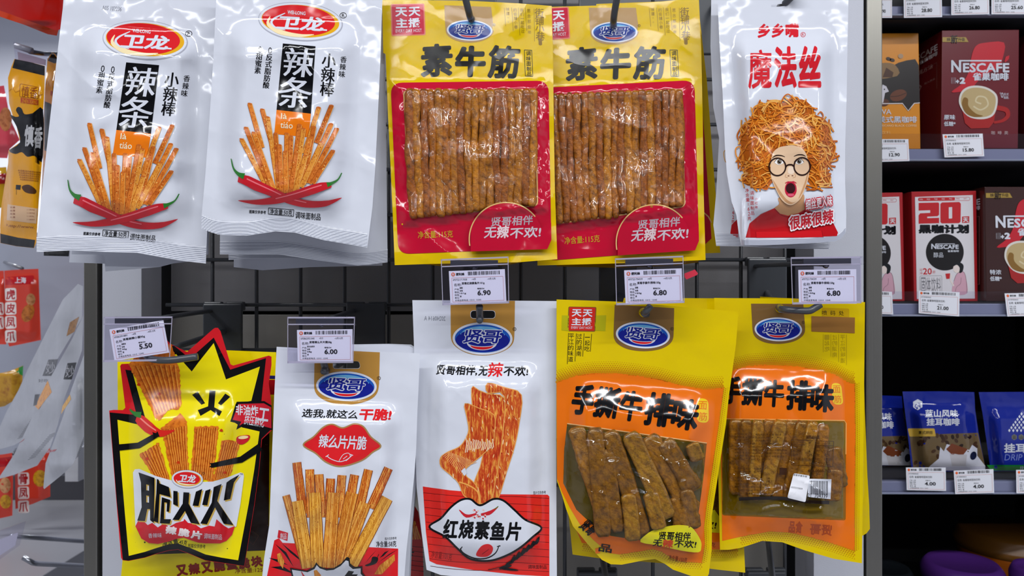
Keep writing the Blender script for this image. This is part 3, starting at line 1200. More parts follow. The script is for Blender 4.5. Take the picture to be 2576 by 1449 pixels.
def print_noodle_pack(sheet, root, T, hid=False):
    f = lambda x, y: T(*cC(x, y))
    a = Art(f)
    host_seal(a, [(95, 26), (258, 23), (264, 177), (99, 182)], CRIME, mat('E0806A', 'emboss'), WHTE)
    a.put('host_stamp', sheet, root, 'red square stamp with white lettering')
    a = Art(f)
    a.poly([(368, 27), (612, 36), (622, 120), (618, 160)] + ell(500, 158, 125, 64, 0, 24, 0, 180) + [(372, 120)], TANE, 1)
    brother_logo(a, 500, 158, 119, 54, 2, (WHTE, NAVYE, BLUEE, SKYE, mat('C82028', 'emboss')))
    a.put('brand_logo', sheet, root, 'blue oval logo on a tan tab')
    a = Art(f)
    a.text('素', 245, 228, 412, 400, BRUSH, 1, .035, -3, .05, 3)
    a.text('牛', 424, 238, 585, 402, BRUSH, 1, .045, 0, .05, 3)
    a.text('筋', 596, 236, 760, 410, BRUSH, 1, .035, 2, .05, 3)
    a.put('title_lettering', sheet, root, 'black brushed title lettering')
    a = Art(f)
    a.vtext('街铺小巷', 862, 66, 46, 41, INKB, 1, .01, 2, 2)
    for j, (x, y, t) in enumerate(((808, 56, '思念那些年'), (772, 52, '我们一起吃过'), (737, 52, '的街铺小巷'), (698, 48, '味道……'))):
        a.vtext(t, x, y, 18, 28 if j == 0 else 22, INKB, 1, 0, 1)
        a.line([(x - 18, 40), (x - 10, 40 + 24 * len(t))], 2, INKB, 1)
    a.line([(836, 45), (838, 215)], 2, INKB, 1)
    a.poly(rrect([(858, 198), (876, 198), (878, 236), (860, 236)], 8), INKB, 1)
    a.vtext('调味面制品', 806, 278, 24, 27, BRUSH, 1, .01, 1)
    q = [(785, 260), (824, 262), (829, 398), (790, 396)]
    for i in range(4):
        a.line([q[i], q[(i + 1) % 4]], 3, BRUSH, 1)
    a.put('small_lettering', sheet, root)
    # crimson frame with the clear window
    win = rrect([(152, 470), (846, 463), (858, 1066), (186, 1138)], 24)
    a = Art(f)
    out = rrect([(88, 431), (911, 420), (926, 1292), (128, 1324)], 62)
    a.poly(out, CRIM, 2.2)
    a.poly(win, mat('6A3A0A'), 2.6)
    a.ring(rrect([(156, 474), (842, 467), (854, 1070), (190, 1134)], 22), 6, mat('E3B878'), 3.2)
    a.put('window_border', sheet, root, 'crimson border round the window')
    # the gluten strips themselves
    r = random.Random(7 if hid else 3)
    n = 18
    for i in range(n):
        t = i / (n - 1)
        x0, x1 = 183 + 650 * t, 205 + 622 * t
        y0 = 466 + r.uniform(-4, 3)
        y1 = 1141 - 55 * t + r.uniform(-8, 4) - (14 if t > .5 else 0)
        pts, rad = [], []
        ph, am = r.uniform(0, 6), r.uniform(2, 6)
        for k in range(45):
            s_ = k / 44
            x = x0 + (x1 - x0) * s_ + am * math.sin(ph + 5.5 * s_) + r.uniform(-.8, .8)
            y = y0 + (y1 - y0) * s_
            px_, py_ = f(x, y)
            pts.append(np.array([px_, py_]))
        twist, ph2 = r.uniform(10, 22), r.uniform(0, 6)
        R = .0033 * r.uniform(.86, 1.14)
        V, FA = [], []
        nn = 14
        W = [sheet.P(np.array([p[0]]), np.array([p[1]]), .0016)[0] for p in pts]
        for k, p in enumerate(W):
            taper = min(1, (k + .7) / 1.6, (44 - k + .7) / 1.6) ** .5
            for q_ in range(nn):
                th = 2 * math.pi * q_ / nn
                rr = R * taper * (1 + .15 * math.cos(2 * th - twist * k / 44 + ph2) + .05 * math.sin(3 * th + 9 * k / 44))
                dv = np.array([math.cos(th) * rr * 1.08, 0, 0]) + sheet.n * (math.sin(th) * rr * .85)
                V.append(p + dv)
        for k in range(44):
            for q_ in range(nn):
                FA.append((k * nn + q_, k * nn + (q_ + 1) % nn, (k + 1) * nn + (q_ + 1) % nn, (k + 1) * nn + q_))
        FA.append(tuple(range(nn))[::-1])
        FA.append(tuple(44 * nn + k for k in range(nn)))
        b = MB()
        col = r.choice((('9E5C04', '4C2402'), ('AE6E08', '5C3002'), ('904E03', '421E02'), ('A26406', '502802')))
        b.add(V, FA, mat(col[0], 'rope', col[1], r.choice((180, 260))))
        b.build('gluten_strip', root, smooth=True)
    # lower badge and words lie over the window
    a = Art(f)
    circ = ell(690, 1247, 192, 192, 0, 60, 198, 342)
    low = [(x, y) for x, y in circ]
    badge = low + [(925, 1160), (926, 1250), (905, 1298), (505, 1310)]
    a.poly(badge, CRIM, 30)
    a.line(ell(690, 1247, 192, 192, 0, 50, 170, 322), 6, mat('E3B878'), 31)
    a.text('贤哥相伴', 612, 1126, 830, 1176, mat('B9A5AE'), 31, .02, -3, .15)
    a.text('无', 576, 1184, 640, 1240, mat('CFC0C8'), 31, .02, -3, .15)
    a.text('辣', 642, 1174, 706, 1242, mat('E0C8CC'), 31, .03, -3, .15)
    a.text('不欢!', 710, 1182, 872, 1240, mat('CFC0C8'), 31, .02, -3, .15)
    a.text('净含量:115克', 230, 1202, 413, 1240, mat('C9962C'), 4, .01, -2)
    a.put('slogan_badge', sheet, root, 'crimson slogan badge with a cream arc')
    # clear film drawn tight over the strips
    b = Art(f)
    b.poly(rrect([(150, 466), (850, 459), (862, 1078), (184, 1143)], 24), mat('FFFDF8', 'clear', None, 210), 0)
    cs = ClearSheet(sheet, [f(152, 470), f(846, 463), f(858, 1066), f(186, 1138)])
    b.put('clear_window', cs, root)


class ClearSheet(Sheet):
    def __init__(s, base, quad, top=.0048, seed=9, rope=18, amp=.0006):
        s.n, s.p0, s.g, s.base, s.top, s.seed, s.rope, s.amp = base.n, base.p0, 6, base, top, seed, rope, amp
        s.H = homography(quad, [(0, 0), (1, 0), (1, 1), (0, 1)])

    def h(s, px, py):
        a, b = s.st(px, py)
        e = smooth01((a + .01) / .05) * smooth01((1.01 - a) / .05) * smooth01((b + .01) / .05) * smooth01((1.01 - b) / .05)
        rp = np.abs(np.cos(math.pi * (a * (s.rope - 1) + .5 + .18 * np.sin(9 * b + 7 * a)))) if s.rope else 0
        return s.base.h(px, py) + .0004 + e * (s.top + .0006 * rp + crumple(px * 2, py * 2, s.seed, s.amp))


GY2 = 'yellow noodle strip packs'


def wavy_edge(pts, seed, amp):
    r = random.Random(seed)
    return [(x + r.uniform(-amp, amp), y + r.uniform(-amp, amp)) for x, y in pts]


def frame_relief(quad, T):
    Hpx = quad[2][1] - quad[1][1]
    H_ = homography(quad, [(0, 0), (1, 0), (1, 1), (0, 1)])

    def ex(px, py):
        w = H_[2, 0] * px + H_[2, 1] * py + H_[2, 2]
        a = (H_[0, 0] * px + H_[0, 1] * py + H_[0, 2]) / w
        b = (H_[1, 0] * px + H_[1, 1] * py + H_[1, 2]) / w
        d = np.maximum(np.maximum(-a, a - 1) * 1.0, np.maximum(-b, b - 1) * 1.1)
        ins = smooth01((.10 - d) / .10)
        lean_back = -.06 * .000335 * np.maximum(0, -b - .02) * Hpx
        pucker = np.sin(a * 57 + 3 * np.sin(b * 9)) * np.sin(b * 49 + 2 * np.sin(a * 11)) * .0003
        band = smooth01((.13 - d) / .06) * smooth01((d + .02) / .02)
        return ins * T + band * pucker + lean_back
    return ex


CW = [cC(152, 470), cC(846, 463), cC(858, 1066), cC(186, 1138)]
outC = [(961, -9), (1046, 0), (1180, 2), (1300, 8), (1388, 15), (1391, 130), (1393, 300), (1396, 480), (1402, 652), (1300, 660), (1180, 662), (1080, 664), (993, 667), (988, 540), (983, 430), (976, 290), (970, 136), (964, 133)]
bagC = Bag('noodle_strip_pack', 'left of two yellow and crimson packs of brown noodle strips, above the 6.90 tag', 'snack bag', outC, [(961, -9), (1388, 15), (1402, 652), (993, 667)], .622, (0, -1, .06), T=.0, env=(.1, .1, .1, .1), seed=31, amp=.0016,
           film=YC, group=GY2, extra=frame_relief(CW, .0035), holes=[ell(1181, 40, 8, 8, 0, 14)], flat=1.0)
print_noodle_pack(bagC, bagC.root, lambda x, y: (x, y))
TD = affine([(1178, 75), (1025, 228), (1350, 222), (1354, 514), (1030, 549), (1386, 625), (1340, 192), (1360, 90), (1068, 195)], [(1544, 88), (1395, 240), (1718, 226), (1722, 524), (1400, 560), (1758, 625), (1706, 190), (1728, 78), (1424, 204)])
outD = [(1360, 18), (1500, 14), (1640, 6), (1758, -6), (1764, 120), (1768, 300), (1770, 480), (1775, 654), (1640, 660), (1500, 664), (1352, 668), (1352, 560), (1356, 300)]
bagD = Bag('noodle_strip_pack', 'right of two yellow and crimson noodle strip packs, tucked behind its neighbour', 'snack bag', outD, [(1360, 18), (1758, -6), (1775, 654), (1352, 668)], .640, (0, -1, .05), T=.0, env=(.1, .1, .1, .1), seed=37,
           amp=.0016, film=YC, group=GY2, extra=frame_relief([TD(*p) for p in CW], .0035), holes=[ell(1543, 56, 8, 8, 0, 14)], flat=1.0)
print_noodle_pack(bagD, bagD.root, TD, True)
# the pack behind, of which the right border shows
pk = plain_sachet('yellow and crimson noodle pack showing only its right edge beside the white noodle-hair sachet', [(1500, 10), (1755, 0), (1778, 200), (1795, 420), (1812, 636), (1690, 640), (1500, 645)], .672, 41, YC, GY2, name='noodle_strip_pack', sealmat=YC)
Art().poly([(1500, 215), (1745, 210), (1765, 240), (1790, 600), (1770, 618), (1500, 625)], CRIM, 1).line([(1765, 530), (1782, 545), (1790, 560)], 3, mat('E3B878'), 2).put('window_border', pk, pk.root, 'crimson border')
plain_sachet('yellow noodle pack showing only a shaded bottom strip above the 6.90 tag', [(1010, 10), (1380, 20), (1388, 400), (1390, 652), (1330, 657), (1270, 668), (1115, 670), (1020, 660)], .668, 42, mat('B98E10', 'emboss'), GY2, name='noodle_strip_pack', sealmat=mat('B98E10', 'emboss'))  # darker yellow film: the shade on this pack is put into its colour
plain_sachet('yellow noodle pack showing only a shaded bottom strip above the middle 6.80 tag', [(1375, 30), (1740, 20), (1752, 400), (1757, 660), (1700, 668), (1560, 674), (1400, 670)], .696, 43, mat('B98E10', 'emboss'), GY2, name='noodle_strip_pack', sealmat=mat('B98E10', 'emboss'))  # same darkened yellow, shade put into the film colour

# ================================================================ white sachet with the noodle hair picture
cE = off(2.069, 1780, 0)
gE = off(3.918, 1840, 230)
REDP = mat('D4222E')
outE = [cE(*p) for p in ((45, -70), (736, -70), (733, 0), (728, 250), (724, 500), (716, 760), (716, 950), (722, 1120), (720, 1205), (705, 1225), (680, 1250), (600, 1262), (450, 1270), (300, 1276), (175, 1277), (160, 1200), (150, 1120), (125, 1050), (100, 900), (90, 760), (78, 480), (62, 230), (52, 0))]
Erel = lambda px, py: .006 * np.exp(-((px - 1870 - (py - 540) * .05) / 7.0) ** 2) * smooth01((py - 470) / 90)
bagE = Bag('noodle_sachet', 'white sachet printed with an open-mouthed woman whose hair is noodles', 'snack bag', outE, [cE(45, -70), cE(736, -70), cE(722, 1215), cE(150, 1277)], .618, (-.02, -1, .04), T=.011, env=(.14, .16, .12, .14), off=(.06, .09, .13, .05),
           seed=51, amp=.002, film=WHITE, group='white noodle sachets', holes=[rrect([cE(330, 24), cE(415, 18), cE(415, 30), cE(330, 38)], 4)], extra=Erel)
a = Art(cE)
a.text('乡乡嘴', 260, 122, 476, 196, REDP, 1, .04, -1)
a.ring(ell(497, 180, 12, 12, 0, 18), 2.5, REDP, 1)
a.text('R', 491, 173, 503, 187, REDP, 1)
a.put('brand_lettering', bagE, bagE.root, 'red brand lettering')
a = Art(cE)
a.text('魔', 212, 258, 334, 462, REDP, 1, .018)
a.text('法', 346, 240, 464, 458, REDP, 1, .035)
a.text('丝', 472, 238, 592, 456, REDP, 1, .035)
a.put('title_lettering', bagE, bagE.root, 'large red title lettering')
a = Art(gE)
SK, SKD, SKL = mat('E7C3A0'), mat('C9966A'), mat('F1D9C2')
a.poly([(475, 1040), (700, 1010), (715, 1100), (740, 1180), (560, 1230), (420, 1165), (470, 1110)], SKD, 1.5, smooth=4)
shirt = [(425, 1150), (480, 1205), (560, 1225), (650, 1205), (730, 1160), (850, 1210), (1000, 1290), (1050, 1390), (1040, 1425), (700, 1440), (140, 1440), (180, 1300), (290, 1210)]
a.poly(shirt, mat('C0161E'), 2)
a.line([(430, 1160), (485, 1215), (560, 1236), (650, 1216), (735, 1168)], 7, mat('8E1016'), 2.5, 4)
a.line([(240, 1380), (245, 1440)], 4, mat('8E1016'), 2.5).line([(890, 1370), (905, 1440)], 4, mat('8E1016'), 2.5)
a.poly([(240, 1385), (890, 1372), (900, 1436), (245, 1442)], mat('D21A22'), 2.3)
hair = [(490, 115), (560, 95), (620, 82), (720, 85), (800, 160), (830, 230), (900, 260), (960, 330), (980, 480), (1020, 540), (1000, 690), (950, 760), (985, 850), (950, 930), (870, 930), (800, 960), (765, 900), (600, 700), (400, 900), (350, 960), (270, 940), (130, 910), (120, 760), (70, 680), (95, 540), (85, 420), (140, 310), (215, 270), (225, 170), (300, 115), (400, 122)]
a.poly(hair, mat('B45A12'), 3, smooth=4)
r = random.Random(11)
cols = [mat(c) for c in ('E08A2C', 'EBA040', 'D97A1E', 'C8661A', 'F0B25C', 'E59034')]


def inside(x, y, P):
    c = False
    for i in range(len(P)):
        (x0, y0), (x1, y1) = P[i - 1], P[i]
        if (y0 > y) != (y1 > y) and x < (x1 - x0) * (y - y0) / (y1 - y0) + x0:
            c = not c
    return c


face = [(398, 640), (420, 590), (470, 552), (530, 538), (600, 530), (660, 545), (710, 575), (745, 640), (768, 770), (752, 880), (725, 960), (700, 1020), (660, 1080), (585, 1122), (510, 1085), (455, 1000), (395, 860), (385, 750)]
for i in range(300):
    for _ in range(30):
        x, y = r.uniform(70, 1030), r.uniform(70, 960)
        if inside(x, y, hair) and not inside(x, y, face):
            break
    an = r.uniform(0, math.pi)
    Ls = r.uniform(60, 170)
    bd = r.uniform(-55, 55)
    p = [(x - math.cos(an) * Ls * .6, y - math.sin(an) * Ls * .6), (x - math.sin(an) * bd, y + math.cos(an) * bd), (x + math.cos(an) * Ls * .6, y + math.sin(an) * Ls * .6)]
    wd = r.uniform(9, 15)
    ly = 4.6 + .006 * i
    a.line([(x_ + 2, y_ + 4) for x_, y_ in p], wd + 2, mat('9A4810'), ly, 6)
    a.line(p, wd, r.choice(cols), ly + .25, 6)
for lp in ([(490, 115), (520, 50), (560, 28), (600, 60), (640, 100)], [(225, 260), (205, 200), (230, 150), (300, 115)], [(850, 230), (880, 200), (905, 240), (880, 290)], [(100, 540), (45, 560), (50, 640), (100, 690)], [(100, 430), (90, 360), (140, 315), (200, 300)], [(890, 310), (960, 340), (980, 420)], [(960, 480), (1025, 540), (1000, 640), (960, 710)], [(130, 900), (180, 905), (210, 850)],
           [(870, 940), (960, 930), (980, 850)], [(290, 950), (350, 965), (370, 900)]):
    a.line(lp, 12, r.choice(cols), 6.9, 5)
a.put('picture', bagE, bagE.root, 'printed noodle hair, neck and red jumper')
a = Art(gE)
a.poly(face, SK, 7, smooth=4)
a.poly([(400, 860), (430, 930), (470, 1010), (530, 1085), (585, 1110), (640, 1085), (600, 1095), (540, 1060), (480, 980), (430, 900)], SKD, 7.4, smooth=3)
a.poly([(760, 800), (735, 910), (700, 1000), (660, 1060), (690, 980), (725, 890), (745, 820)], SKD, 7.4, smooth=3)
a.poly(ell(585, 965, 59, 79, 0, 36), mat('C0203C'), 7.6)
a.poly(ell(583, 955, 47, 52, 0, 30), mat('3A0F14'), 8)
a.poly(ell(585, 1020, 34, 14, 0, 20), mat('DC5A72'), 8.2)
a.line([(530, 905), (560, 890), (585, 898), (610, 888), (640, 905)], 9, mat('C0203C'), 8, 4)
for ex, ey in ((472, 695), (668, 692)):
    a.poly(sm([(ex - 48, ey + 2), (ex - 20, ey - 28), (ex + 15, ey - 28), (ex + 45, ey + 4), (ex + 10, ey + 26), (ex - 20, ey + 24)], 4), mat('F4F1EE'), 8)
    a.poly(ell(ex, ey - 2, 23, 24, 0, 22), mat('7A6A5A'), 8.4)
    a.poly(ell(ex, ey - 2, 12, 13, 0, 16), mat('100C0A'), 8.8)
    a.poly(ell(ex + 6, ey - 8, 4, 4, 0, 10), mat('FFFFFF'), 9.2)
    a.line([(ex - 50, ey + 2), (ex - 20, ey - 29), (ex + 15, ey - 29), (ex + 47, ey + 4)], 4, mat('3A2A20'), 8.6, 4)
a.line([(402, 655), (440, 632), (490, 632), (528, 645)], [4, 13, 10, 4], mat('2E1D16'), 8, 4)
a.line([(616, 640), (655, 625), (700, 625), (732, 640)], [4, 11, 11, 4], mat('2E1D16'), 8, 4)
a.poly([(565, 745), (610, 745), (620, 790), (600, 815), (570, 812), (555, 790)], SKL, 7.5, smooth=4)
a.line([(540, 815), (530, 840), (555, 850)], 4, SKD, 7.8, 3).line([(625, 810), (632, 840), (605, 850)], 4, SKD, 7.8, 3)
a.poly(ell(563, 832, 9, 5), mat('7A4A38'), 7.9).poly(ell(602, 830, 9, 5), mat('7A4A38'), 7.9)
a.ring(ell(453, 743, 82, 86, 0, 44), 13, mat('2A1512'), 9.4)
a.ring(ell(697, 738, 80, 86, 0, 44), 13, mat('2A1512'), 9.4)
a.line([(536, 745), (555, 725), (595, 722), (618, 740)], 14, mat('2A1512'), 9.4, 4)
a.put('face_picture', bagE, bagE.root, 'printed face with round black glasses and open mouth')
a = Art(gE)
a.text('细丝更入味', 722, 1035, 1004, 1160, mat('CF2434'), 10, .11, -10, .12)
a.text('细丝更入味', 730, 1045, 996, 1150, mat('F4EDF0'), 10.5, .02, -10, .12)
a.text('很麻很辣', 556, 1180, 1022, 1345, mat('F0E8EC'), 10, .10, -10, .15)
a.text('很麻很辣', 568, 1194, 1010, 1330, mat('C81C2C'), 10.5, .03, -10, .15)
a.put('slogan_lettering', bagE, bagE.root, 'slanted white and red slogan')
a = Art(gE)
a.vtext('净含量:62克', 153, 975, 36, 46, REDP, 1, 0, 4)
a.vtext('调味面制品', 203, 1000, 36, 50, REDP, 1, 0, 1)
a.vtext('小红款', 245, 1060, 26, 40, REDP, 1, 0, 1)
a.put('small_lettering', bagE, bagE.root)
seal(bagE, bagE.root, [cE(176, 1276), cE(300, 1276), cE(450, 1270), cE(600, 1262), cE(680, 1250), cE(718, 1212)], 15, WSEAL)
oB2 = [cE(*p) for p in ((20, -60), (500, -60), (560, 600), (640, 1270), (630, 1297), (350, 1292), (180, 1282), (45, 1280), (30, 1170), (45, 1000), (60, 720), (30, 560), (15, 240))]
b2 = plain_sachet('white sachet behind the noodle-hair woman sachet, its left edge and seal showing', oB2, .640, 53, group='white noodle sachets', name='noodle_sachet', edge=[cE(45, 1280), cE(180, 1282), cE(350, 1292), cE(630, 1297)])
a = Art(cE)
a.vtext('净含量:62克', 138, 1010, 18, 24, REDP, 1, 0, -1)
a.vtext('制品', 163, 1090, 18, 24, REDP, 1)
a.poly([(118, 1215), (125, 1170), (160, 1135), (160, 1240)], mat('C0161E'), 1)
a.line([(110, 775), (85, 790), (92, 840), (115, 850)], 4, mat('D9A048'), 1, 4)
a.put('small_lettering', b2, b2.root)

# ================================================================ black, red and yellow shaped pouch
cF = off(2.167, 240, 780)
FR, FB, FY = mat('CE1B24'), mat('0A0A0C'), mat('EFDC0A')
CHIP = mat('E07B1E', 'food', 'B0480C', 300)
outF = [(75, 548), (100, 544), (150, 545), (163, 532), (135, 305), (142, 294), (185, 292), (330, 120), (345, 118), (410, 185), (500, 228), (640, 105), (652, 97), (668, 97), (682, 115), (737, 296), (752, 302), (945, 248), (960, 254), (960, 300), (945, 400), (960, 505), (962, 655), (908, 705), (895, 850), (868, 1060), (845, 1200), (812, 1397), (700, 1380), (600, 1366), (520, 1332), (450, 1306), (400, 1311), (330, 1330),
        (270, 1350), (180, 1368), (148, 1364), (140, 1350), (115, 1050), (95, 800)]
HF = ell(368, 893, 12, 12, 0, 14)
HFc = [((x - 240) * 2.167, (y - 780) * 2.167) for x, y in ell(368, 893, 13, 13, 0, 14)]
bagF = Bag('crisp_pouch', 'black, red and yellow pouch with a spiky flame outline, under the 5.50 tag', 'snack bag', [cF(*p) for p in outF], [cF(95, 240), cF(950, 240), cF(812, 1397), cF(145, 1364)], .628, (.03, -1, .05), T=.011, env=(.2, .2, .2, .15), off=(.08, .10, .1, .05),
           seed=61, amp=.0017, film=FR, holes=[HF])
rF = bagF.root
a = Art(cF)
a.poly([(78, 558), (225, 572), (163, 325), (210, 332), (340, 190), (430, 195), (515, 265), (645, 150), (735, 325), (930, 262), (912, 420), (905, 495), (880, 560), (955, 652), (905, 702), (893, 850), (866, 1060), (843, 1200), (811, 1395), (700, 1378), (600, 1364), (520, 1330), (450, 1304), (400, 1309), (330, 1328), (270, 1348), (180, 1366), (150, 1362), (117, 1050), (97, 800)], FB, 1, holes=[HFc])
a.poly([(120, 598), (250, 628), (275, 600), (205, 350), (280, 300), (440, 240), (525, 335), (562, 285), (645, 180), (712, 378), (897, 308), (850, 495), (765, 510), (738, 600), (800, 640), (895, 662), (884, 740), (866, 870), (835, 1060), (778, 1364), (690, 1350), (600, 1332), (520, 1298), (450, 1272), (400, 1276), (330, 1298), (270, 1318), (182, 1340), (160, 1100), (135, 800)], FY, 1.6, holes=[HFc])
a.put('flame_panel', bagF, rF, 'black bordered yellow flame panel')
a = Art(cF)
for q in ([(527, 462), (558, 444), (598, 508), (578, 516)], [(622, 437), (655, 440), (648, 530), (690, 552), (676, 578), (628, 545), (573, 577), (558, 545), (614, 525)], [(708, 455), (735, 473), (685, 520), (668, 508)]):
    a.poly(q, FB, 2)
a.line([(118, 750), (235, 738), (335, 680)], [34, 32, 26], FB, 6)
for q in ([(320, 690), (310, 665), (330, 672), (338, 660), (350, 690)],):
    a.poly(q, FB, 6.2)
a.line([(900, 745), (795, 815), (630, 848)], [40, 34, 24], FB, 6)
a.poly([(640, 835), (622, 834), (632, 845), (620, 855), (650, 858)], FB, 6.2)
a.put('flame_character', bagF, rF, 'black flame character strokes')
a = Art(cF)
# four printed ribbed crisps and one on top
chips = [([(345, 720), (240, 790), (315, 905), (405, 930)], .0), ([(465, 562), (358, 645), (418, 915), (510, 905), (498, 610)], .1), ([(540, 635), (672, 632), (640, 940), (518, 900)], .2), ([(690, 708), (792, 715), (735, 905), (640, 935)], .3), ([(180, 295), (330, 170), (415, 188), (460, 330), (468, 520), (450, 545), (405, 540), (345, 605), (320, 575)], .4)]
r = random.Random(2)
for pl, l in chips:
    zz = []
    for i in range(len(pl)):
        p0, p1 = np.array(pl[i], float), np.array(pl[(i + 1) % len(pl)], float)
        k = max(2, int(np.linalg.norm(p1 - p0) / 11))
        for j in range(k):
            q = p0 + (p1 - p0) * j / k
            zz.append((q[0] + r.uniform(-4, 4), q[1] + r.uniform(-4, 4)))
    a.poly(zz, CHIP, 3 + l)


def ribs(a, p0, p1, q0, q1, n, ly, w=7):
    for i in range(n):
        t = (i + .5) / n
        s0 = (p0[0] + (p1[0] - p0[0]) * t, p0[1] + (p1[1] - p0[1]) * t)
        s1 = (q0[0] + (q1[0] - q0[0]) * t, q0[1] + (q1[1] - q0[1]) * t)
        mid = [(s0[0] + (s1[0] - s0[0]) * k / 7 + r.uniform(-1.5, 1.5), s0[1] + (s1[1] - s0[1]) * k / 7) for k in range(8)]
        a.line(mid, w * .8, mat('B8540E', 'food', '98400A', 300), ly)
        a.line([(x + w * .9, y) for x, y in mid], w * .55, mat('F2A23C', 'food', 'DC7A1A', 300), ly)


ribs(a, (248, 780), (340, 730), (320, 900), (398, 922), 6, 3.9)
ribs(a, (375, 655), (492, 630), (425, 905), (500, 900), 8, 3.9)
ribs(a, (548, 645), (662, 642), (525, 900), (630, 930), 9, 3.9)
ribs(a, (695, 718), (782, 722), (648, 925), (728, 900), 7, 3.9)
ribs(a, (205, 305), (440, 300), (330, 570), (462, 525), 9, 3.9, 9)
for x, y in ((345, 455), (280, 810), (450, 830), (705, 885), (235, 405), (685, 655)):
    a.poly([(x - 10, y + 4), (x, y - 9), (x + 9, y - 3), (x + 11, y + 7), (x, y + 8)], mat('C8380E'), 4.6)
a.poly([(775, 690), (838, 682), (835, 710), (800, 733), (772, 722)], CHILI, 4.6, smooth=4)
a.poly(ell(806, 694, 28, 9, -6, 20), mat('F0D8A0'), 5)
a.put('crisp_picture', bagF, rF, 'printed ribbed orange crisps')
a = Art(cF)
chilli(a, [(222, 590), (245, 600), (290, 640), (330, 665), (370, 672), (432, 655)], [30, 58, 62, 48, 34, 4], mat('D8261E'), mat('F58A7A'), 5)
a.line([(250, 572), (225, 568), (205, 558), (186, 540)], [34, 28, 16, 6], GREEN, 5.5, 4)
a.put('chilli_picture', bagF, rF, 'printed red chilli')
a = Art(cF)
a.poly([(205, 885), (215, 868), (240, 866), (330, 905), (420, 930), (500, 940), (640, 935), (720, 912), (790, 885), (806, 890), (810, 905), (790, 1060), (768, 1180), (700, 1200), (300, 1190), (218, 1178), (212, 1050)], WHITE, 5)
a.poly([(218, 1178), (232, 1150), (262, 1150), (285, 1172), (310, 1160), (340, 1185), (370, 1165), (405, 1180), (440, 1160), (480, 1150), (485, 1138), (505, 1160), (540, 1165), (575, 1190), (620, 1175), (650, 1180), (660, 1140), (700, 1175), (725, 1190), (760, 1178), (745, 1225), (715, 1258), (680, 1272), (600, 1272), (560, 1268), (520, 1255), (480, 1240), (440, 1248), (400, 1262), (340, 1275), (290, 1270), (250, 1245)], mat('D31F2B'), 5.5)
a.put('name_panel', bagF, rF, 'white and red name panel')
a = Art(cF)
sh = mat('C9A64A')
for dx, m, ly in ((7, sh, 6), (0, FB, 6.6)):
    a.poly([(235 + dx, 885 + dx), (322 + dx, 915 + dx), (322 + dx, 985 + dx), (318 + dx, 1160 + dx), (298 + dx, 1145 + dx), (298 + dx, 1085 + dx), (283 + dx, 1085 + dx), (270 + dx, 1150 + dx), (228 + dx, 1148 + dx), (252 + dx, 1075 + dx), (248 + dx, 940 + dx)], m, ly,
           holes=[[(277 + dx, 950 + dx), (292 + dx, 954 + dx), (292 + dx, 985 + dx), (277 + dx, 982 + dx)], [(277 + dx, 1010 + dx), (292 + dx, 1013 + dx), (292 + dx, 1050 + dx), (277 + dx, 1048 + dx)]])
    a.poly([(335 + dx, 920 + dx), (345 + dx, 925 + dx), (350 + dx, 945 + dx), (400 + dx, 965 + dx), (405 + dx, 990 + dx), (410 + dx, 1020 + dx), (350 + dx, 1003 + dx), (342 + dx, 1160 + dx), (318 + dx, 1150 + dx), (332 + dx, 1000 + dx)], m, ly)
    a.poly([(362 + dx, 1020 + dx), (408 + dx, 1035 + dx), (402 + dx, 1100 + dx), (388 + dx, 1098 + dx), (390 + dx, 1050 + dx), (376 + dx, 1048 + dx), (374 + dx, 1140 + dx), (412 + dx, 1140 + dx), (405 + dx, 1165 + dx), (352 + dx, 1162 + dx)], m, ly)
    for ox, s_ in ((0, 1.0),):
        a.poly([(425 + dx, 985 + dx), (448 + dx, 988 + dx), (450 + dx, 1070 + dx), (424 + dx, 1058 + dx)], m, ly)
        a.poly([(480 + dx, 993 + dx), (512 + dx, 995 + dx), (508 + dx, 1055 + dx), (568 + dx, 1168 + dx), (520 + dx, 1160 + dx), (488 + dx, 1095 + dx), (455 + dx, 1145 + dx), (420 + dx, 1143 + dx), (476 + dx, 1055 + dx)], m, ly)
        a.poly([(548 + dx, 990 + dx), (582 + dx, 975 + dx), (562 + dx, 1068 + dx), (530 + dx, 1066 + dx)], m, ly)
        a.poly([(600 + dx, 985 + dx), (628 + dx, 975 + dx), (610 + dx, 1065 + dx), (582 + dx, 1062 + dx)], m, ly)
    a.poly([(645 + dx, 965 + dx), (688 + dx, 948 + dx), (664 + dx, 1040 + dx), (752 + dx, 1172 + dx), (700 + dx, 1165 + dx), (652 + dx, 1075 + dx), (608 + dx, 1168 + dx), (572 + dx, 1163 + dx), (634 + dx, 1050 + dx)], m, ly)
    a.poly([(715 + dx, 940 + dx), (735 + dx, 925 + dx), (785 + dx, 897 + dx), (755 + dx, 940 + dx), (735 + dx, 1030 + dx), (700 + dx, 1038 + dx)], m, ly)
a.put('title_lettering', bagF, rF, 'large black spiky title lettering')
a = Art(cF)
a.poly(ell(501, 922, 86, 50, 3, 44), LOGOG, 7).poly(ell(501, 921, 83, 47, 3, 44), WHITE, 7.4).poly(ell(501, 921, 75, 39, 3, 44), mat('E8A61A'), 7.8).poly(ell(498, 919, 72, 36, 3, 44), RED, 8.2)
a.line([(440, 925), (455, 942), (500, 952), (545, 950)], [3, 7, 8, 2], mat('F4E0B0'), 8.6, 4)
a.text('卫龙', 455, 897, 548, 940, WHITE, 9, .035, 3, .18)
a.ring(ell(589, 890, 6, 6, 0, 12), 1.5, FB, 6)
a.text('TM', 787, 890, 803, 900, FB, 6)
a.put('brand_logo', bagF, rF, 'red and gold oval logo')
a = Art(cF)
a.poly([(770, 500), (920, 496), (960, 520), (966, 655), (900, 640), (812, 628), (768, 652), (778, 618), (735, 608)], FB, 2.5)
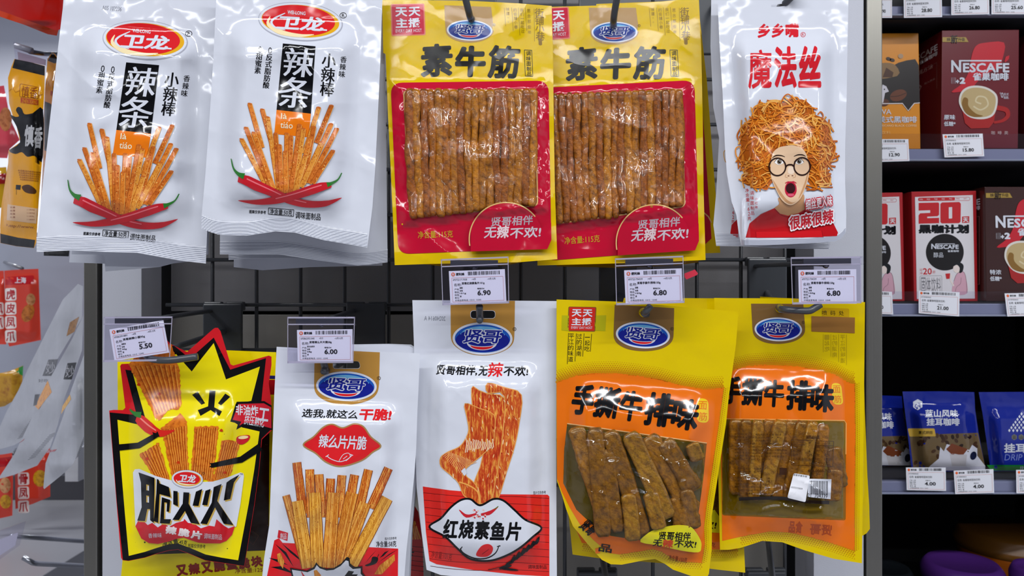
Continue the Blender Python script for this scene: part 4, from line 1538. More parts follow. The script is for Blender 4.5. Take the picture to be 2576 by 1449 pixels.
a.poly([(780, 512), (918, 508), (958, 530), (960, 645), (900, 628), (815, 612), (785, 630), (795, 608), (748, 598)], mat('CE2030'), 3)
a.text('非油炸', 765, 518, 888, 575, WHITE, 3.5, .02, 3, -.05)
a.text('工', 888, 535, 946, 605, WHITE, 3.5, .03, 8)
a.text('挤压熟化', 812, 580, 922, 632, WHITE, 3.5, .01, 10)
a.put('claim_flash', bagF, rF, 'red speech flash')
a = Art(cF)
for ch, x, y in (('辣', 382, 1178), ('脆', 452, 1190), ('片', 520, 1203)):
    a.text(ch, x, y, x + 62, y + 45, mat('F2E4E4'), 6, .05, 8)
a.text('香辣味', 288, 1216, 362, 1242, WHITE, 6, .0, -2)
a.text('调味面制品', 592, 1220, 690, 1250, WHITE, 6, .0, 4)
a.text('净含量:', 362, 1246, 458, 1283, FB, 2.6, .01, -12)
a.text('45克', 458, 1252, 500, 1280, FB, 2.6, .01, 12)
a.text('图案仅供参考', 505, 1276, 600, 1298, FB, 2.6, .01, 3)
a.put('small_lettering', bagF, rF)
# the yellow sachet behind it
outF2 = [cF(*p) for p in ((120, 225), (400, 222), (710, 219), (985, 230), (985, 700), (990, 1500), (135, 1500), (148, 1360), (135, 900), (122, 560))]
bF2 = plain_sachet('yellow sachet with a dark see-through window hanging behind the flame pouch', outF2, .656, 66, FY, None, name='crisp_sachet', T=.006)
a = Art(cF)
a.poly(rrect([(200, 430), (950, 420), (945, 1310), (230, 1335)], 20), mat('2A160C', 'food', '160A05', 200), 1)
a.poly([(840, 352), (985, 358), (985, 376), (840, 372)], mat('1A2060'), 1.5).poly([(840, 378), (985, 380), (985, 460), (920, 462), (905, 440), (905, 385)], mat('A01018'), 1.5)
a.line([(820, 1240), (850, 1200), (890, 1230), (860, 1280), (830, 1250)], 3, mat('4A2A1A'), 1.5)
a.put('window', bF2, bF2.root, 'dark window')
a = Art(cF)
DR = mat('8E1F10')
for i, ch in enumerate('又辣又脆蛋脆块'):
    a.text(ch, 440 + i * 68, 1388 - i * 8, 502 + i * 68, 1450 - i * 8, DR, 1.5, .05, -8)
a.text('净含量:125克', 760, 1404, 945, 1432, DR, 1.5, .0, -3)
a.put('title_lettering', bF2, bF2.root, 'dark red title lettering')

# ================================================================ white sachet with red lips and crisp strips (left)
cG = off(2.166, 660, 780)
GOLDS = mat('B5853C')
NAV, BLU = NAVY, BLUE
outG = [cG(*p) for p in ((78, 200), (300, 212), (560, 222), (858, 236), (852, 400), (845, 545), (838, 760), (828, 900), (800, 1180), (786, 1300), (770, 1500), (-6, 1500), (10, 1350), (38, 1170), (48, 900), (58, 650), (64, 480))]
bagG = Bag('crisp_sachet', 'white sachet with small red lips and crisp strips, under the 6.00 tag', 'snack bag', outG, [cG(78, 200), cG(858, 236), cG(770, 1500), cG(-6, 1500)], .614, (.03, -1, .05), T=.010, env=(.16, .16, .12, .12), off=(.08, .08, .2, .0), seed=71, amp=.0017, film=WHITE,
           group='white savoury sachets', holes=[rrect([cG(385, 279), cG(528, 279), cG(533, 318), cG(385, 318)], 8)])
rG = bagG.root
a = Art(cG)
a.poly([(285, 214), (640, 230)] + sm([(636, 400), (628, 445), (600, 480), (540, 505), (458, 516), (370, 504), (312, 475), (286, 440), (282, 395)], 4, False), GOLDS, 1, holes=[rrect([(384, 277), (530, 279), (534, 320), (384, 320)], 17)])
brother_logo(a, 458, 415, 165, 81, 2, (WHITE, NAV, BLU, SKY, RED))
a.put('brand_logo', bagG, rG, 'blue oval logo on a gold tab')
a = Art(cG)
a.text('选我,就这么', 217, 541, 522, 591, BLACK, 1, .02, 2, .18)
a.text('干脆!', 528, 536, 704, 602, RED, 1, .035, 1, .18)
a.put('slogan_lettering', bagG, rG, 'black and red slogan')


def lips(a, pts, m, bm, layer, bw):
    p = sm(pts, 6)
    a.poly(p, m, layer)
    a.ring(p, bw, bm, layer + .4)


a = Art(cG)
lp = [(223, 735), (280, 690), (330, 640), (380, 622), (437, 642), (500, 620), (550, 635), (590, 690), (645, 740), (600, 775), (540, 820), (430, 852), (350, 830), (290, 780)]
lips(a, lp, mat('DC2127'), mat('A98450'), 1, 8)
for i, ch in enumerate('辣么片片脆'):
    a.text(ch, 308 + i * 52, 678 + i * 2, 360 + i * 52, 750 + i * 3, WHITE, 2, .02, 2, .1)
a.line([(352, 795), (375, 812), (420, 826), (460, 815), (488, 792)], 4, WHITE, 2, 4).line([(345, 800), (362, 788)], 4, WHITE, 2).line([(478, 786), (494, 792)], 4, WHITE, 2)
a.line([(418, 822), (440, 788), (470, 780), (478, 800), (455, 822)], 3, WHITE, 2, 4).line([(440, 812), (462, 795)], 3, WHITE, 2)
a.put('lips_badge', bagG, rG, 'red lips badge with a gold outline')
a = Art(cG)
LY = 1.5
a.poly([(65, 1255), (90, 1243), (110, 1268), (740, 1300), (738, 1500), (15, 1500)], RED, 1)
for q in ([(70, 1275), (130, 1320), (170, 1400), (120, 1330)], [(105, 1270), (180, 1330), (250, 1400), (150, 1320)], [(45, 1400), (110, 1395), (180, 1440), (100, 1415)], [(620, 1310), (560, 1380), (530, 1420), (590, 1340)], [(736, 1305), (640, 1370), (600, 1400), (690, 1330)], [(35, 1350), (90, 1360), (140, 1390), (80, 1372)], [(690, 1310), (660, 1340), (640, 1350), (665, 1320)]):
    a.poly(q, BLACK, 1.4)
GR = [mat('D6842A', 'grain', 'A85410', 420), mat('CC5E1A', 'grain', 'A03C0C', 420), mat('DE9E34', 'grain', 'B8741A', 420), mat('C85216', 'grain', '98380C', 420)]
back = ((187, 830, 222, 1110), (257, 868, 268, 1130), (308, 895, 322, 1130), (372, 918, 362, 1130), (434, 900, 416, 1130), (503, 898, 460, 1130), (578, 870, 520, 1120), (688, 862, 590, 1080))
front = ((128, 1010, 236, 1400), (190, 1040, 250, 1405), (560, 1050, 424, 1400), (680, 1025, 486, 1388), (490, 995, 395, 1405), (285, 995, 302, 1405), (388, 995, 362, 1405))
r = random.Random(8)
DK = mat('8A3E0C')
for i, (x0, y0, x1, y1) in enumerate(back + front):
    fr = i >= len(back)
    w0 = 47 if not fr else (40 if i == 8 else 66)
    ly = 2 + .12 * i
    d = math.hypot(x1 - x0, y1 - y0)
    ux, uy = (x1 - x0) / d, (y1 - y0) / d
    ny = [(-uy, ux)]
    L_, R_ = [], []
    k = int(d / 12)
    for j in range(k + 1):
        t = j / k
        w = (w0 + (w0 * .12) * t) / 2
        cx_, cy_ = x0 + ux * d * t, y0 + uy * d * t
        L_.append((cx_ + uy * w + r.uniform(-1.5, 1.5), cy_ - ux * w))
        R_.append((cx_ - uy * w + r.uniform(-1.5, 1.5), cy_ + ux * w))
    m = (GR[1], GR[3])[i % 2] if not fr else (GR[0], GR[2])[i % 2]
    for j in range(k):
        a.items.append(([[cG(*L_[j]), cG(*L_[j + 1]), cG(*R_[j + 1]), cG(*R_[j])]], m, ly))
    nl = int(w0 / 5)
    for q in range(nl + 1):
        o_ = (q / nl - .5) * (w0 - 2)
        ln = [(x0 + ux * d * t / 9 - uy * (o_ * (1 + .012 * t) + r.uniform(-.9, .9)), y0 + uy * d * t / 9 + ux * (o_ + r.uniform(-.9, .9))) for t in range(10)]
        a.line(ln, 1.6 if 0 < q < nl else 3.6, r.choice((mat('A8520F'), mat('9C4A10'), mat('F4C468'), mat('EDB04E'))) if 0 < q < nl else mat('8A4210'), ly + .07)
    for q in range(int(d / 20)):
        t, o_ = r.uniform(0, 1), r.uniform(-w0 / 2.3, w0 / 2.3)
        x, y = x0 + ux * d * t - uy * o_, y0 + uy * d * t + ux * o_
        a.poly(ell(x, y, r.uniform(1.5, 4), r.uniform(1.2, 2.6), r.uniform(0, 180), 6), r.choice((DK, mat('A0500F'))), ly + .08)
for q in ([(80, 1330), (98, 1322), (120, 1370), (112, 1410), (85, 1370)],):
    a.poly(q, GR[0], 2)
a.poly([(720, 1330), (722, 1365), (650, 1440), (610, 1440), (640, 1390)], GR[0], 2)
a.poly([(600, 1345), (630, 1350), (620, 1380), (575, 1395), (560, 1390), (590, 1375)], BLACK, 2, smooth=4)
a.line([(625, 1352), (635, 1330)], 3, BLACK, 2)
a.put('strip_picture', bagG, rG, 'printed fan of orange crisp strips on red')
a = Art(cG)
star = [(150, 1404), (240, 1420), (280, 1400), (293, 1375), (310, 1395), (350, 1410), (390, 1405), (430, 1380), (460, 1345), (475, 1350), (478, 1380), (500, 1400), (545, 1395), (545, 1430), (570, 1460), (560, 1500), (180, 1500), (160, 1450)]
a.poly(star, BLACK, 4.5)
cxs, cys = 360, 1480
a.poly([(cxs + (x - cxs) * .95, cys + (y - cys) * .86) for x, y in star], WHITE, 5)
a.poly([(280, 1420), (295, 1415), (320, 1445), (310, 1460), (285, 1460)], GR[0], 5.6)
a.poly([(440, 1460), (470, 1420), (500, 1425), (488, 1440), (520, 1440), (500, 1470)], BLACK, 5.6)
a.line([(212, 1425), (225, 1450), (240, 1460)], [3, 10, 8], CHILI, 5.6)
a.put('star_burst', bagG, rG, 'white starburst with a black edge')
a = Art(cG)
a.text('图片仅供参考', 668, 1237, 731, 1252, BLACK, 1, .01, -4)
a.text('净含量:58克', 620, 1258, 730, 1291, BLACK, 1, .01, -2)
a.poly([(88, 1198), (140, 1214), (136, 1258), (82, 1240)], mat('C8202C'), 1.5)
a.text('制品', 98, 1216, 132, 1248, WHITE, 2, 0, 4)
a.put('small_lettering', bagG, rG)
plain_sachet('white sachet directly behind the small red lips sachet, its right edge showing', [cG(*p) for p in ((300, 196), (700, 190), (800, 196), (862, 225), (850, 700), (842, 900), (812, 1230), (796, 1500), (200, 1500))], .634, 72, group='white savoury sachets', name='crisp_sachet', holes=[rrect([cG(375, 270), cG(540, 270), cG(545, 326), cG(375, 326)], 8)])
plain_sachet('white sachet rearmost behind the small red lips sachet, a sliver at its top', [cG(*p) for p in ((290, 190), (690, 184), (810, 188), (850, 215), (846, 900), (820, 1180), (806, 1500), (250, 1500))], .652, 73, group='white savoury sachets', name='crisp_sachet', holes=[rrect([cG(375, 270), cG(540, 270), cG(545, 326), cG(375, 326)], 8)])
rb = plain_sachet('dark red spicy sachet glimpsed in shade between the two white sachets', [cG(*p) for p in ((600, 1040), (826, 1060), (850, 1100), (872, 1250), (880, 1500), (640, 1500))], .690, 74, mat('B01818'), None, name='spicy_sachet')
a = Art(cG)
for k in range(6):
    a.line([(740, 1290 + 26 * k), (800, 1285 + 26 * k), (880, 1295 + 26 * k)], 2, BLACK, 1)
for k in range(8):
    an = k * math.pi / 4
    a.poly([(802, 1320), (802 + 20 * math.cos(an - .2), 1320 + 24 * math.sin(an - .2)), (802 + 26 * math.cos(an), 1320 + 30 * math.sin(an)), (802 + 20 * math.cos(an + .2), 1320 + 24 * math.sin(an + .2))], BLACK, 1.5)
for k in range(7):
    a.line([(800 + 5 * k, 1150), (820 + 7 * k, 1250)], 5, GR[k % 4], 1.5)
a.put('picture', rb, rb.root, 'star anise print')

# ================================================================ white sachet with large white lips on red (right)
cH = off(1.79, 1020, 640)
outH = [cH(*p) for p in ((31, 206), (350, 207), (680, 210), (679, 520), (679, 900), (680, 1200), (682, 1462), (560, 1468), (400, 1460), (250, 1452), (160, 1444), (95, 1420), (72, 1250), (50, 1050), (46, 900), (42, 600), (38, 400))]
bagH = Bag('fish_slice_sachet', 'white sachet with red slices and large white lips, under the 6.90 price tag', 'snack bag', outH, [cH(31, 206), cH(680, 210), cH(682, 1462), cH(60, 1440)], .630, (0, -1, .05), T=.010, env=(.16, .16, .12, .12), off=(.07, .07, .2, .02), seed=81, amp=.0014, film=WHITE,
           group='white savoury sachets', holes=[rrect([cH(294, 254), cH(403, 254), cH(403, 287), cH(294, 287)], 8)])
rH = bagH.root
a = Art(cH)
a.poly([(203, 208), (493, 209)] + sm([(491, 350), (486, 395), (460, 425), (410, 447), (348, 455), (283, 446), (232, 420), (208, 390), (204, 350)], 4, False), GOLDS, 1, holes=[rrect([(292, 252), (405, 252), (405, 289), (292, 289)], 15)])
brother_logo(a, 347, 379, 135, 73, 1, (WHITE, NAV, BLU, SKY, RED))
a.put('brand_logo', bagH, rH, 'blue oval logo on a gold tab')
a = Art(cH)
a.text('贤哥相伴,', 140, 497, 325, 545, BLACK, 1, .025, 1, .15)
a.text('无', 330, 502, 370, 547, BLACK, 1, .025, 0, .15)
a.text('辣', 372, 486, 440, 552, RED, 1, .018, 0, .15)
a.text('不欢!', 442, 502, 554, 548, BLACK, 1, .025, 0, .15)
a.put('slogan_lettering', bagH, rH, 'black and red slogan')
a = Art(cH)
ME = [mat('C8441C', 'grain', '9A2410', 250), mat('CC5422', 'grain', 'A43014', 250), mat('C84C1C', 'grain', '9E2A10', 250)]
sl = [[(298, 603), (330, 612), (372, 628), (445, 648), (440, 780), (428, 900), (388, 1095), (335, 1120), (300, 1060), (350, 900), (310, 750)],
      [(370, 580), (450, 600), (522, 633), (512, 760), (490, 870), (455, 980), (418, 1098), (392, 1098), (430, 880), (446, 640), (372, 625)],
      [(268, 672), (330, 692), (398, 722), (402, 790), (395, 840), (360, 890), (300, 940), (268, 970), (275, 1000), (300, 1020), (330, 1060), (336, 1128), (300, 1105), (262, 1085), (240, 1030), (200, 990), (160, 955), (158, 915), (190, 890), (240, 868), (268, 835), (285, 790), (276, 730)]]
for i, pl in enumerate(sl):
    a.poly(sm(pl, 3), ME[i % 3], 1.5 + .8 * i)
    a.ring(sm(pl, 3), 4, mat('E8A050'), 1.8 + .8 * i)
r = random.Random(6)
for i in range(520):
    k = r.choice((0, 1, 1, 2))
    x, y = r.uniform(160, 520), r.uniform(590, 1110)
    if inside(x, y, sl[k]) and (k == 2 or not inside(x, y, sl[2])):
        an = r.uniform(50, 110)
        a.poly(ell(x, y, r.uniform(4, 13), r.uniform(1.2, 3), an, 8), mat(r.choice(('F6D2A0', 'EFA868', 'F0B878', 'A02410', 'B83A14'))), 2.1 + .8 * k)
for i in range(16):
    x = 272 + i * 8
    a.line([(x, 820 + r.uniform(0, 20) + i * .5), (x + 4, 850 + i), (x - 2, 878 + r.uniform(0, 15) - i * .5)], 4, mat('F4D8B4'), 3.9)
    y = 880 + i * 4
    a.line([(165 + i * 6, 905 + i * 6), (180 + i * 6, 895 + i * 4), (200 + i * 8, 890 + i * 3)], 2.4, mat('F0B070'), 3.9)
a.poly([(250, 975), (268, 960), (276, 985), (265, 998)], WHITE, 4.2)
a.line([(242, 1025), (285, 1040), (325, 1070), (335, 1125)], 6, mat('F0A850'), 4.2, 4)
a.put('slice_picture', bagH, rH, 'printed red seasoned slices')
a = Art(cH)
RP = mat('E02A22')
a.poly([(78, 1045), (200, 1062), (420, 1080), (640, 1082), (648, 1090), (648, 1450), (500, 1442), (300, 1420), (140, 1395), (108, 1380), (92, 1250)], RP, 1)
for k in range(11):
    y = 1085 + 33 * k
    x0 = 80 + k * 3.2
    a.line([(x0, y - 12), (200, y), (330, y + 8), (480, y + 5), (646, y + 14)], 2, mat('5A0E0E'), 1.4, 4)
a.put('red_base', bagH, rH, 'red printed base with fine dark lines')
a = Art(cH)
lp = [(108, 1228), (160, 1188), (205, 1138), (250, 1106), (292, 1102), (336, 1130), (395, 1102), (440, 1108), (490, 1150), (540, 1195), (612, 1230), (570, 1275), (510, 1325), (440, 1362), (370, 1380), (290, 1370), (235, 1325), (180, 1272)]
lips(a, lp, WHITE, BLACK, 4.6, 9)
for i, ch in enumerate('红烧素鱼片'):
    a.text(ch, 170 + 71 * i, 1192 + 3 * i, 236 + 71 * i, 1278 + 3 * i, BLACK, 5.4, .035, 1, .1)
a.line([(242, 1150), (275, 1178), (320, 1168)], [3, 15, 8], CHILI, 5.4, 4).line([(340, 1172), (375, 1165), (400, 1150), (418, 1135)], [10, 18, 10, 2], CHILI, 5.4, 4)
for i in range(16):
    x, y = 300 + r.uniform(0, 60), 1160 + r.uniform(-10, 34)
    a.poly(ell(x, y, 5, 3.5, r.uniform(0, 90), 7), r.choice((CHILI, mat('F0C0B0'))), 5.6)
a.line([(400, 1148), (418, 1134)], 3, GREEN, 5.8)
a.line([(246, 1322), (262, 1345), (310, 1368), (365, 1368), (405, 1345), (422, 1310)], [3, 5, 6, 6, 5, 3], BLACK, 5.4, 4)
a.line([(246, 1330), (256, 1316)], 4, BLACK, 5.4).line([(412, 1316), (428, 1312)], 4, BLACK, 5.4)
a.poly([(318, 1355), (340, 1315), (372, 1304), (393, 1318), (388, 1345), (362, 1362)], RED, 5.6, smooth=4)
a.line([(345, 1350), (375, 1328)], 3, mat('8E1016'), 6)
a.put('lips_badge', bagH, rH, 'white lips badge with a black outline')
a = Art(cH)
a.line([(372, 1420), (450, 1400), (530, 1350), (605, 1270)], 3, BLACK, 6, 4)
for i in range(6):
    t = i / 5
    x, y = 470 + 110 * t, 1390 - 85 * t
    for sd in (-1, 1):
        a.poly(ell(x + sd * 9 + 6, y - sd * 8 - 8, 20 - 2 * t, 7, -50 - sd * 18, 14), BLACK, 6)
a.poly(ell(450, 1408, 30, 6, -14, 14), BLACK, 6).poly(ell(470, 1418, 40, 5, 6, 14), BLACK, 6)
a.text('净含量:101克', 115, 1340, 210, 1372, mat('8E1A14'), 2, 0, 8)
a.text('图片仅供参考', 576, 1065, 632, 1080, BLACK, 1, .01, -3)
a.text('调味面制品', 552, 1398, 636, 1416, mat('3A0A0A'), 2, 0, 1)
a.text('20240614 A', 84, 278, 180, 298, GREY, 1, 0, 1, mirror=True)
a.put('small_lettering', bagH, rH)

# ================================================================ orange sachets of hand-torn sticks
cI = off(1.791, 1380, 640)
OY = mat('DEC000')
OR = mat('E8700E')
DOT = mat('C27E06')
TANB = mat('7E5E34')
STK = (('865A0A', '523206'), ('785006', '4A2C04'), ('8E6410', '5A3A06'))


def real_sticks(sheet, root, L, f, seed, lift=.002):
    r = random.Random(seed)
    for i, (x0, y0, x1, y1, w) in enumerate(L):
        b = MB()
        n, nn = 22, 16
        col = STK[i % 3]
        dx = r.uniform(-7, 7)
        lf = lift + .0026 * (i % 3)
        V, FA = [], []
        for k in range(n + 1):
            t = k / n
            x = x0 + (x1 - x0) * t + dx * math.sin(math.pi * t)
            y = y0 + (y1 - y0) * t
            p = np.array(f(x, y))
            c = sheet.P(np.array([p[0]]), np.array([p[1]]), lf)[0]
            p2 = np.array(f(x + 1, y))
            sc = np.linalg.norm(sheet.P(np.array([p2[0]]), np.array([p2[1]]), lf)[0] - c)
            ang = math.atan2(x1 - x0, y1 - y0)
            ex = np.array([math.cos(ang), 0, math.sin(ang)])
            hw = w * sc / 2
            ed = min(1, (k + .9) / 2.2, (n - k + .9) / 2.2) ** .5
            for q in range(nn):
                th = 2 * math.pi * q / nn
                cc, ss = math.cos(th), math.sin(th)
                se = lambda v: math.copysign(abs(v) ** .6, v)
                groove = 1 - .42 * math.exp(-((th - math.pi / 2) / .22) ** 2)
                u = hw * se(cc) * ed * (1 + r.uniform(-.03, .03))
                w_ = .0032 * se(ss) * ed * groove * (1 + r.uniform(-.06, .06))
                V.append(c + ex * u + sheet.n * w_)
        for k in range(n):
            for q in range(nn):
                FA.append((k * nn + q, k * nn + (q + 1) % nn, (k + 1) * nn + (q + 1) % nn, (k + 1) * nn + q))
        FA.append(tuple(range(nn))[::-1])
        FA.append(tuple(n * nn + q for q in range(nn)))
        b.add(V, FA, mat(col[0], 'rope', col[1], 220))
        b.build('gluten_stick', root, smooth=True)


def dots(a, fn, rows, n, m, layer, r0, r1, gap):
    """halftone rows above a curve: fn(t) gives the point, rows run outward"""
    for k in range(rows):
        rad = r0 + (r1 - r0) * k / max(1, rows - 1)
        for i in range(n):
            t = (i + (.5 if k % 2 else 0)) / n
            x, y = fn(t, k * gap)
            a.items.append(([[a.f(x + rad * math.cos(q), y + rad * math.sin(q)) for q in np.linspace(0, 2 * math.pi, 8, False)]], m, layer))


def path_fn(pts, nx, ny):
    P = np.array(pts, float)
    d = np.r_[0, np.cumsum(np.linalg.norm(np.diff(P, axis=0), axis=1))]
    d /= d[-1]

    def fn(t, o):
        return np.interp(t, d, P[:, 0]) + nx * o, np.interp(t, d, P[:, 1]) + ny * o
    return fn


SIP = 'orange and yellow torn-stick sachets'
winI = [(84, 762), (400, 806), (713, 850), (695, 1030), (672, 1190), (655, 1222), (600, 1235), (420, 1290), (280, 1268), (200, 1220), (125, 1150), (66, 1030), (70, 880)]
relI = lambda px, py: 0 * px
outI = [cI(*p) for p in ((36, 203), (300, 212), (480, 226), (620, 238), (855, 258), (845, 400), (826, 540), (812, 640), (800, 760), (775, 920), (755, 1050), (735, 1180), (736, 1250), (735, 1330), (722, 1440), (712, 1456), (690, 1462), (640, 1448), (560, 1420), (525, 1395), (480, 1372), (430, 1378), (330, 1398), (280, 1396), (240, 1376), (180, 1310),
                            (110, 1225), (80, 1150), (62, 1090), (38, 1020), (36, 800), (35, 530))]
bagI = Bag('torn_stick_sachet', 'yellow and orange torn-stick sachet in front, under the middle 6.80 price tag', 'snack bag', outI, [cI(36, 203), cI(855, 258), cI(722, 1456), cI(60, 1380)], .622, (0, -1, .05), T=.010, env=(.16, .16, .14, .14), off=(.03, .06, .24, .03), seed=93, amp=.0018, film=OY, group=SIP, holes=[ell(1620, 786, 12, 12, 0, 14)])
rI = bagI.root


def print_torn_top(sheet, root, f, hole):
    a = Art(f)
    a.poly([(298, 226), (566, 242)] + sm([(564, 345), (560, 382), (540, 408), (497, 428), (430, 436), (362, 428), (315, 406), (295, 378), (293, 340)], 4, False), TANB, 1, holes=[ell(hole[0], hole[1], 24, 22, 0, 14)])
    brother_logo(a, 425, 363, 122, 60, 4, (WHITE, NAV, BLU, SKY, RED))
    a.put('brand_logo', sheet, root, 'blue oval logo on a brown tab')
    a = Art(f)
    for ch, x0, y0, x1, y1 in (('手', 106, 584, 206, 724), ('撕', 206, 596, 322, 738), ('牛', 320, 614, 424, 752), ('排', 434, 622, 562, 776), ('味', 556, 650, 678, 792)):
        a.text(ch, x0, y0, x1, y1, BLACK, 3, .04, 5, .08, 2)
    a.put('title_lettering', sheet, root, 'black brushed title lettering')
    a = Art(f)
    a.poly(rrect([(670, 646), (720, 652), (722, 760), (668, 756)], 24), mat('EFC81E'), 2)
    a.vtext('面筋', 695, 680, 38, 50, OR, 3, 0, 0, 3)
    a.put('side_lozenge', sheet, root, 'yellow lozenge')


a = Art(cI)
top = [(36, 575), (120, 545), (200, 535), (300, 534), (400, 545), (500, 562), (600, 590), (700, 606), (790, 600)]
right = [(790, 600), (765, 780), (740, 950), (712, 1130), (700, 1230), (704, 1310), (690, 1390)]
bot = [(690, 1390), (600, 1385), (550, 1365), (510, 1340), (470, 1328), (400, 1340), (320, 1352), (270, 1345), (200, 1285), (140, 1215), (95, 1140), (60, 1070), (38, 1010)]
a.poly(top + right[1:] + bot[1:], OR, 1)
a.poly(winI, mat('4E4204'), 1.6)
a.line([winI[0], winI[1], winI[2]], 4, mat('E8C088'), 2.2)
a.put('orange_panel', bagI, rI, 'orange panel with a clear window')
a = Art(cI)
dots(a, path_fn(top, .02, -1), 7, 74, DOT, 1, 5.4, 1.6, 8.5)
dots(a, path_fn(right, 1, .1), 3, 90, DOT, 1, 4.0, 1.8, 9)
dots(a, path_fn(bot[:7], 0, 1), 4, 34, DOT, 1, 4.2, 1.8, 9)
a.put('halftone_dots', bagI, rI, 'halftone dots')
print_torn_top(bagI, rI, cI, (430, 261))
a = Art(cI)
a.poly([(60, 274), (92, 276), (92, 346), (58, 342)], mat('B5AE10'), 1).poly([(208, 275), (260, 274), (256, 346), (208, 344)], mat('B5AE10'), 1)
host_seal(a, [(94, 238), (211, 240), (206, 344), (90, 342)], mat('CE2A1E'), mat('8A5A20'), WHITE)
a.put('host_stamp', bagI, rI, 'red square stamp with white lettering')
a = Art(cI)
for x, y, t in ((175, 373, '一起吃'), (139, 369, '过的湖南'), (103, 368, '平江的味道')):
    a.vtext(t, x, y, 23, 26, BLACK, 1, .0, -1)
for x, y0, y1 in ((90, 354, 494), (125, 356, 482), (160, 356, 460), (194, 358, 438)):
    a.line([(x, y0), (x - 6, y1)], 2.2, BLACK, 1)
a.text('净含量:150克', 540, 1360, 625, 1384, mat('7A2A08'), 2, 0, 10)
a.poly([(210, 1325), (232, 1322), (232, 1345), (212, 1348)], OR, 2.6)
a.text('贤哥', 148, 1200, 214, 1262, BLACK, 8, .03, 40, .2)
a.text('品', 226, 1306, 286, 1342, BLACK, 3, .02, 8)
a.put('small_lettering', bagI, rI)
LI = ((170, 380, 255, 720, 105), (800, 480, 1010, 840, 130), (1000, 500, 1045, 620, 80), (890, 880, 930, 1120, 115), (955, 830, 1000, 1110, 95), (700, 850, 765, 1110, 115), (225, 640, 345, 1010, 95), (390, 540, 470, 1130, 100), (540, 860, 575, 1195, 115), (330, 600, 380, 1160, 90),
      (405, 410, 650, 1160, 130), (550, 425, 825, 1035, 138), (690, 445, 985, 990, 142), (305, 385, 365, 1165, 122))
real_sticks(bagI, rI, LI, off(2.847, 1390, 940), 5)
a = Art(cI)
bd = [(414, 1296), (440, 1262), (480, 1240), (560, 1221), (625, 1222), (655, 1240), (685, 1288), (688, 1320), (675, 1342), (600, 1335), (500, 1312)]
a.poly(sm(bd, 3), mat('D9D21A'), 44)
a.text('贤哥相伴', 497, 1250, 641, 1288, BLACK, 45.5, .02, 2, .1)
a.text('无', 470, 1286, 512, 1316, BLACK, 45.5, .02, 4, .1).text('辣', 514, 1284, 562, 1322, mat('D8401A'), 45.5, .03, 3, .1).text('不欢!', 566, 1288, 666, 1322, BLACK, 45.5, .02, 2, .15)
a.put('slogan_badge', bagI, rI, 'yellow-green slogan badge')
Art(cI).poly(winI, mat('FFFAE8', 'clear', None, 60), 0).put('clear_window', ClearSheet(bagI, [cI(60, 755), cI(718, 845), cI(690, 1300), cI(60, 1290)], .0078, 17, 0, .0022), rI)
# second orange sachet of the same pile
outI2 = [cI(*p) for p in ((340, 196), (812, 198), (830, 420), (850, 800), (866, 1120), (880, 1300), (886, 1434), (760, 1420), (560, 1395), (430, 1385), (250, 1372), (108, 1352), (98, 1250), (88, 1170), (82, 1060), (200, 700))]
bI2 = Bag('torn_stick_sachet', 'yellow and orange sachet behind the front torn-stick one, its right border showing', 'snack bag', outI2, [cI(340, 196), cI(812, 198), cI(886, 1434), cI(108, 1380)], .650, (0, -1, .05), g=16, T=.006, env=(.2, .2, .2, .2), off=(.05, .05, .24, .05), seed=95, amp=.0015, film=OY, group=SIP)
a = Art(cI)
a.poly([(300, 540), (760, 545), (830, 560), (838, 800), (850, 1100), (850, 1330), (600, 1330), (300, 1320), (150, 1300), (115, 1220)], OR, 1)
a.poly([(300, 780), (760, 800), (775, 1060), (785, 1200), (740, 1255), (500, 1230), (300, 1200)], mat('6A4A10', 'food', '3A2606', 160), 1.6)
a.poly([(700, 1170), (748, 1150), (775, 1190), (786, 1235), (770, 1255), (690, 1250)], mat('D9D21A'), 2.2)
a.text('不欢!', 640, 1200, 757, 1236, BLACK, 2.8, .02, 2, .15)
a.text('150克', 690, 1296, 752, 1318, mat('7A2A08'), 2, 0, 4)
a.put('orange_panel', bI2, bI2.root, 'orange panel with a dark window')
a = Art(cI)
dots(a, path_fn([(836, 560), (846, 800), (858, 1100), (858, 1330)], 1, 0), 2, 80, DOT, 1, 3.6, 2, 9)
dots(a, path_fn([(850, 1336), (600, 1338), (300, 1326), (150, 1306)], 0, 1), 4, 70, DOT, 1, 4.2, 2, 9)
a.put('halftone_dots', bI2, bI2.root, 'halftone dots')

# right-hand pile
cJ = off(1.79, 1800, 640)
outJ = [cJ(*p) for p in ((-6, 196), (60, 197), (345, 198), (500, 206), (673, 215), (670, 500), (667, 800), (663, 1100), (659, 1391), (530, 1370), (400, 1332), (300, 1296), (210, 1290), (112, 1322), (60, 1330), (20, 1330), (10, 900), (0, 500))]
bagJ = Bag('torn_stick_sachet', 'yellow and orange sachet with white barcode stickers on its window, by the right steel post', 'snack bag', outJ, [cJ(0, 197), cJ(673, 215), cJ(659, 1391), cJ(20, 1335)], .638, (-.02, -1, .05), T=.010, env=(.16, .16, .14, .14), off=(.03, .12, .24, .05), seed=97, amp=.0018, film=OY, group=SIP, holes=[ell(1966, 777, 13, 12, 0, 14)])
rJ = bagJ.root
a = Art(cJ)
topJ = [(20, 560), (80, 518), (150, 500), (250, 494), (350, 500), (450, 515), (540, 540), (600, 575), (628, 580)]
rightJ = [(628, 580), (630, 800), (628, 1100), (626, 1335)]
botJ = [(626, 1335), (520, 1300), (420, 1272), (330, 1252), (240, 1248), (110, 1272)]
a.poly(topJ + rightJ[1:] + botJ[1:] + [(30, 1290)], OR, 1)
winJ = rrect([(30, 738), (588, 748), (586, 1198), (30, 1175)], 12)
a.poly(winJ, mat('6A5A0A'), 1.6)
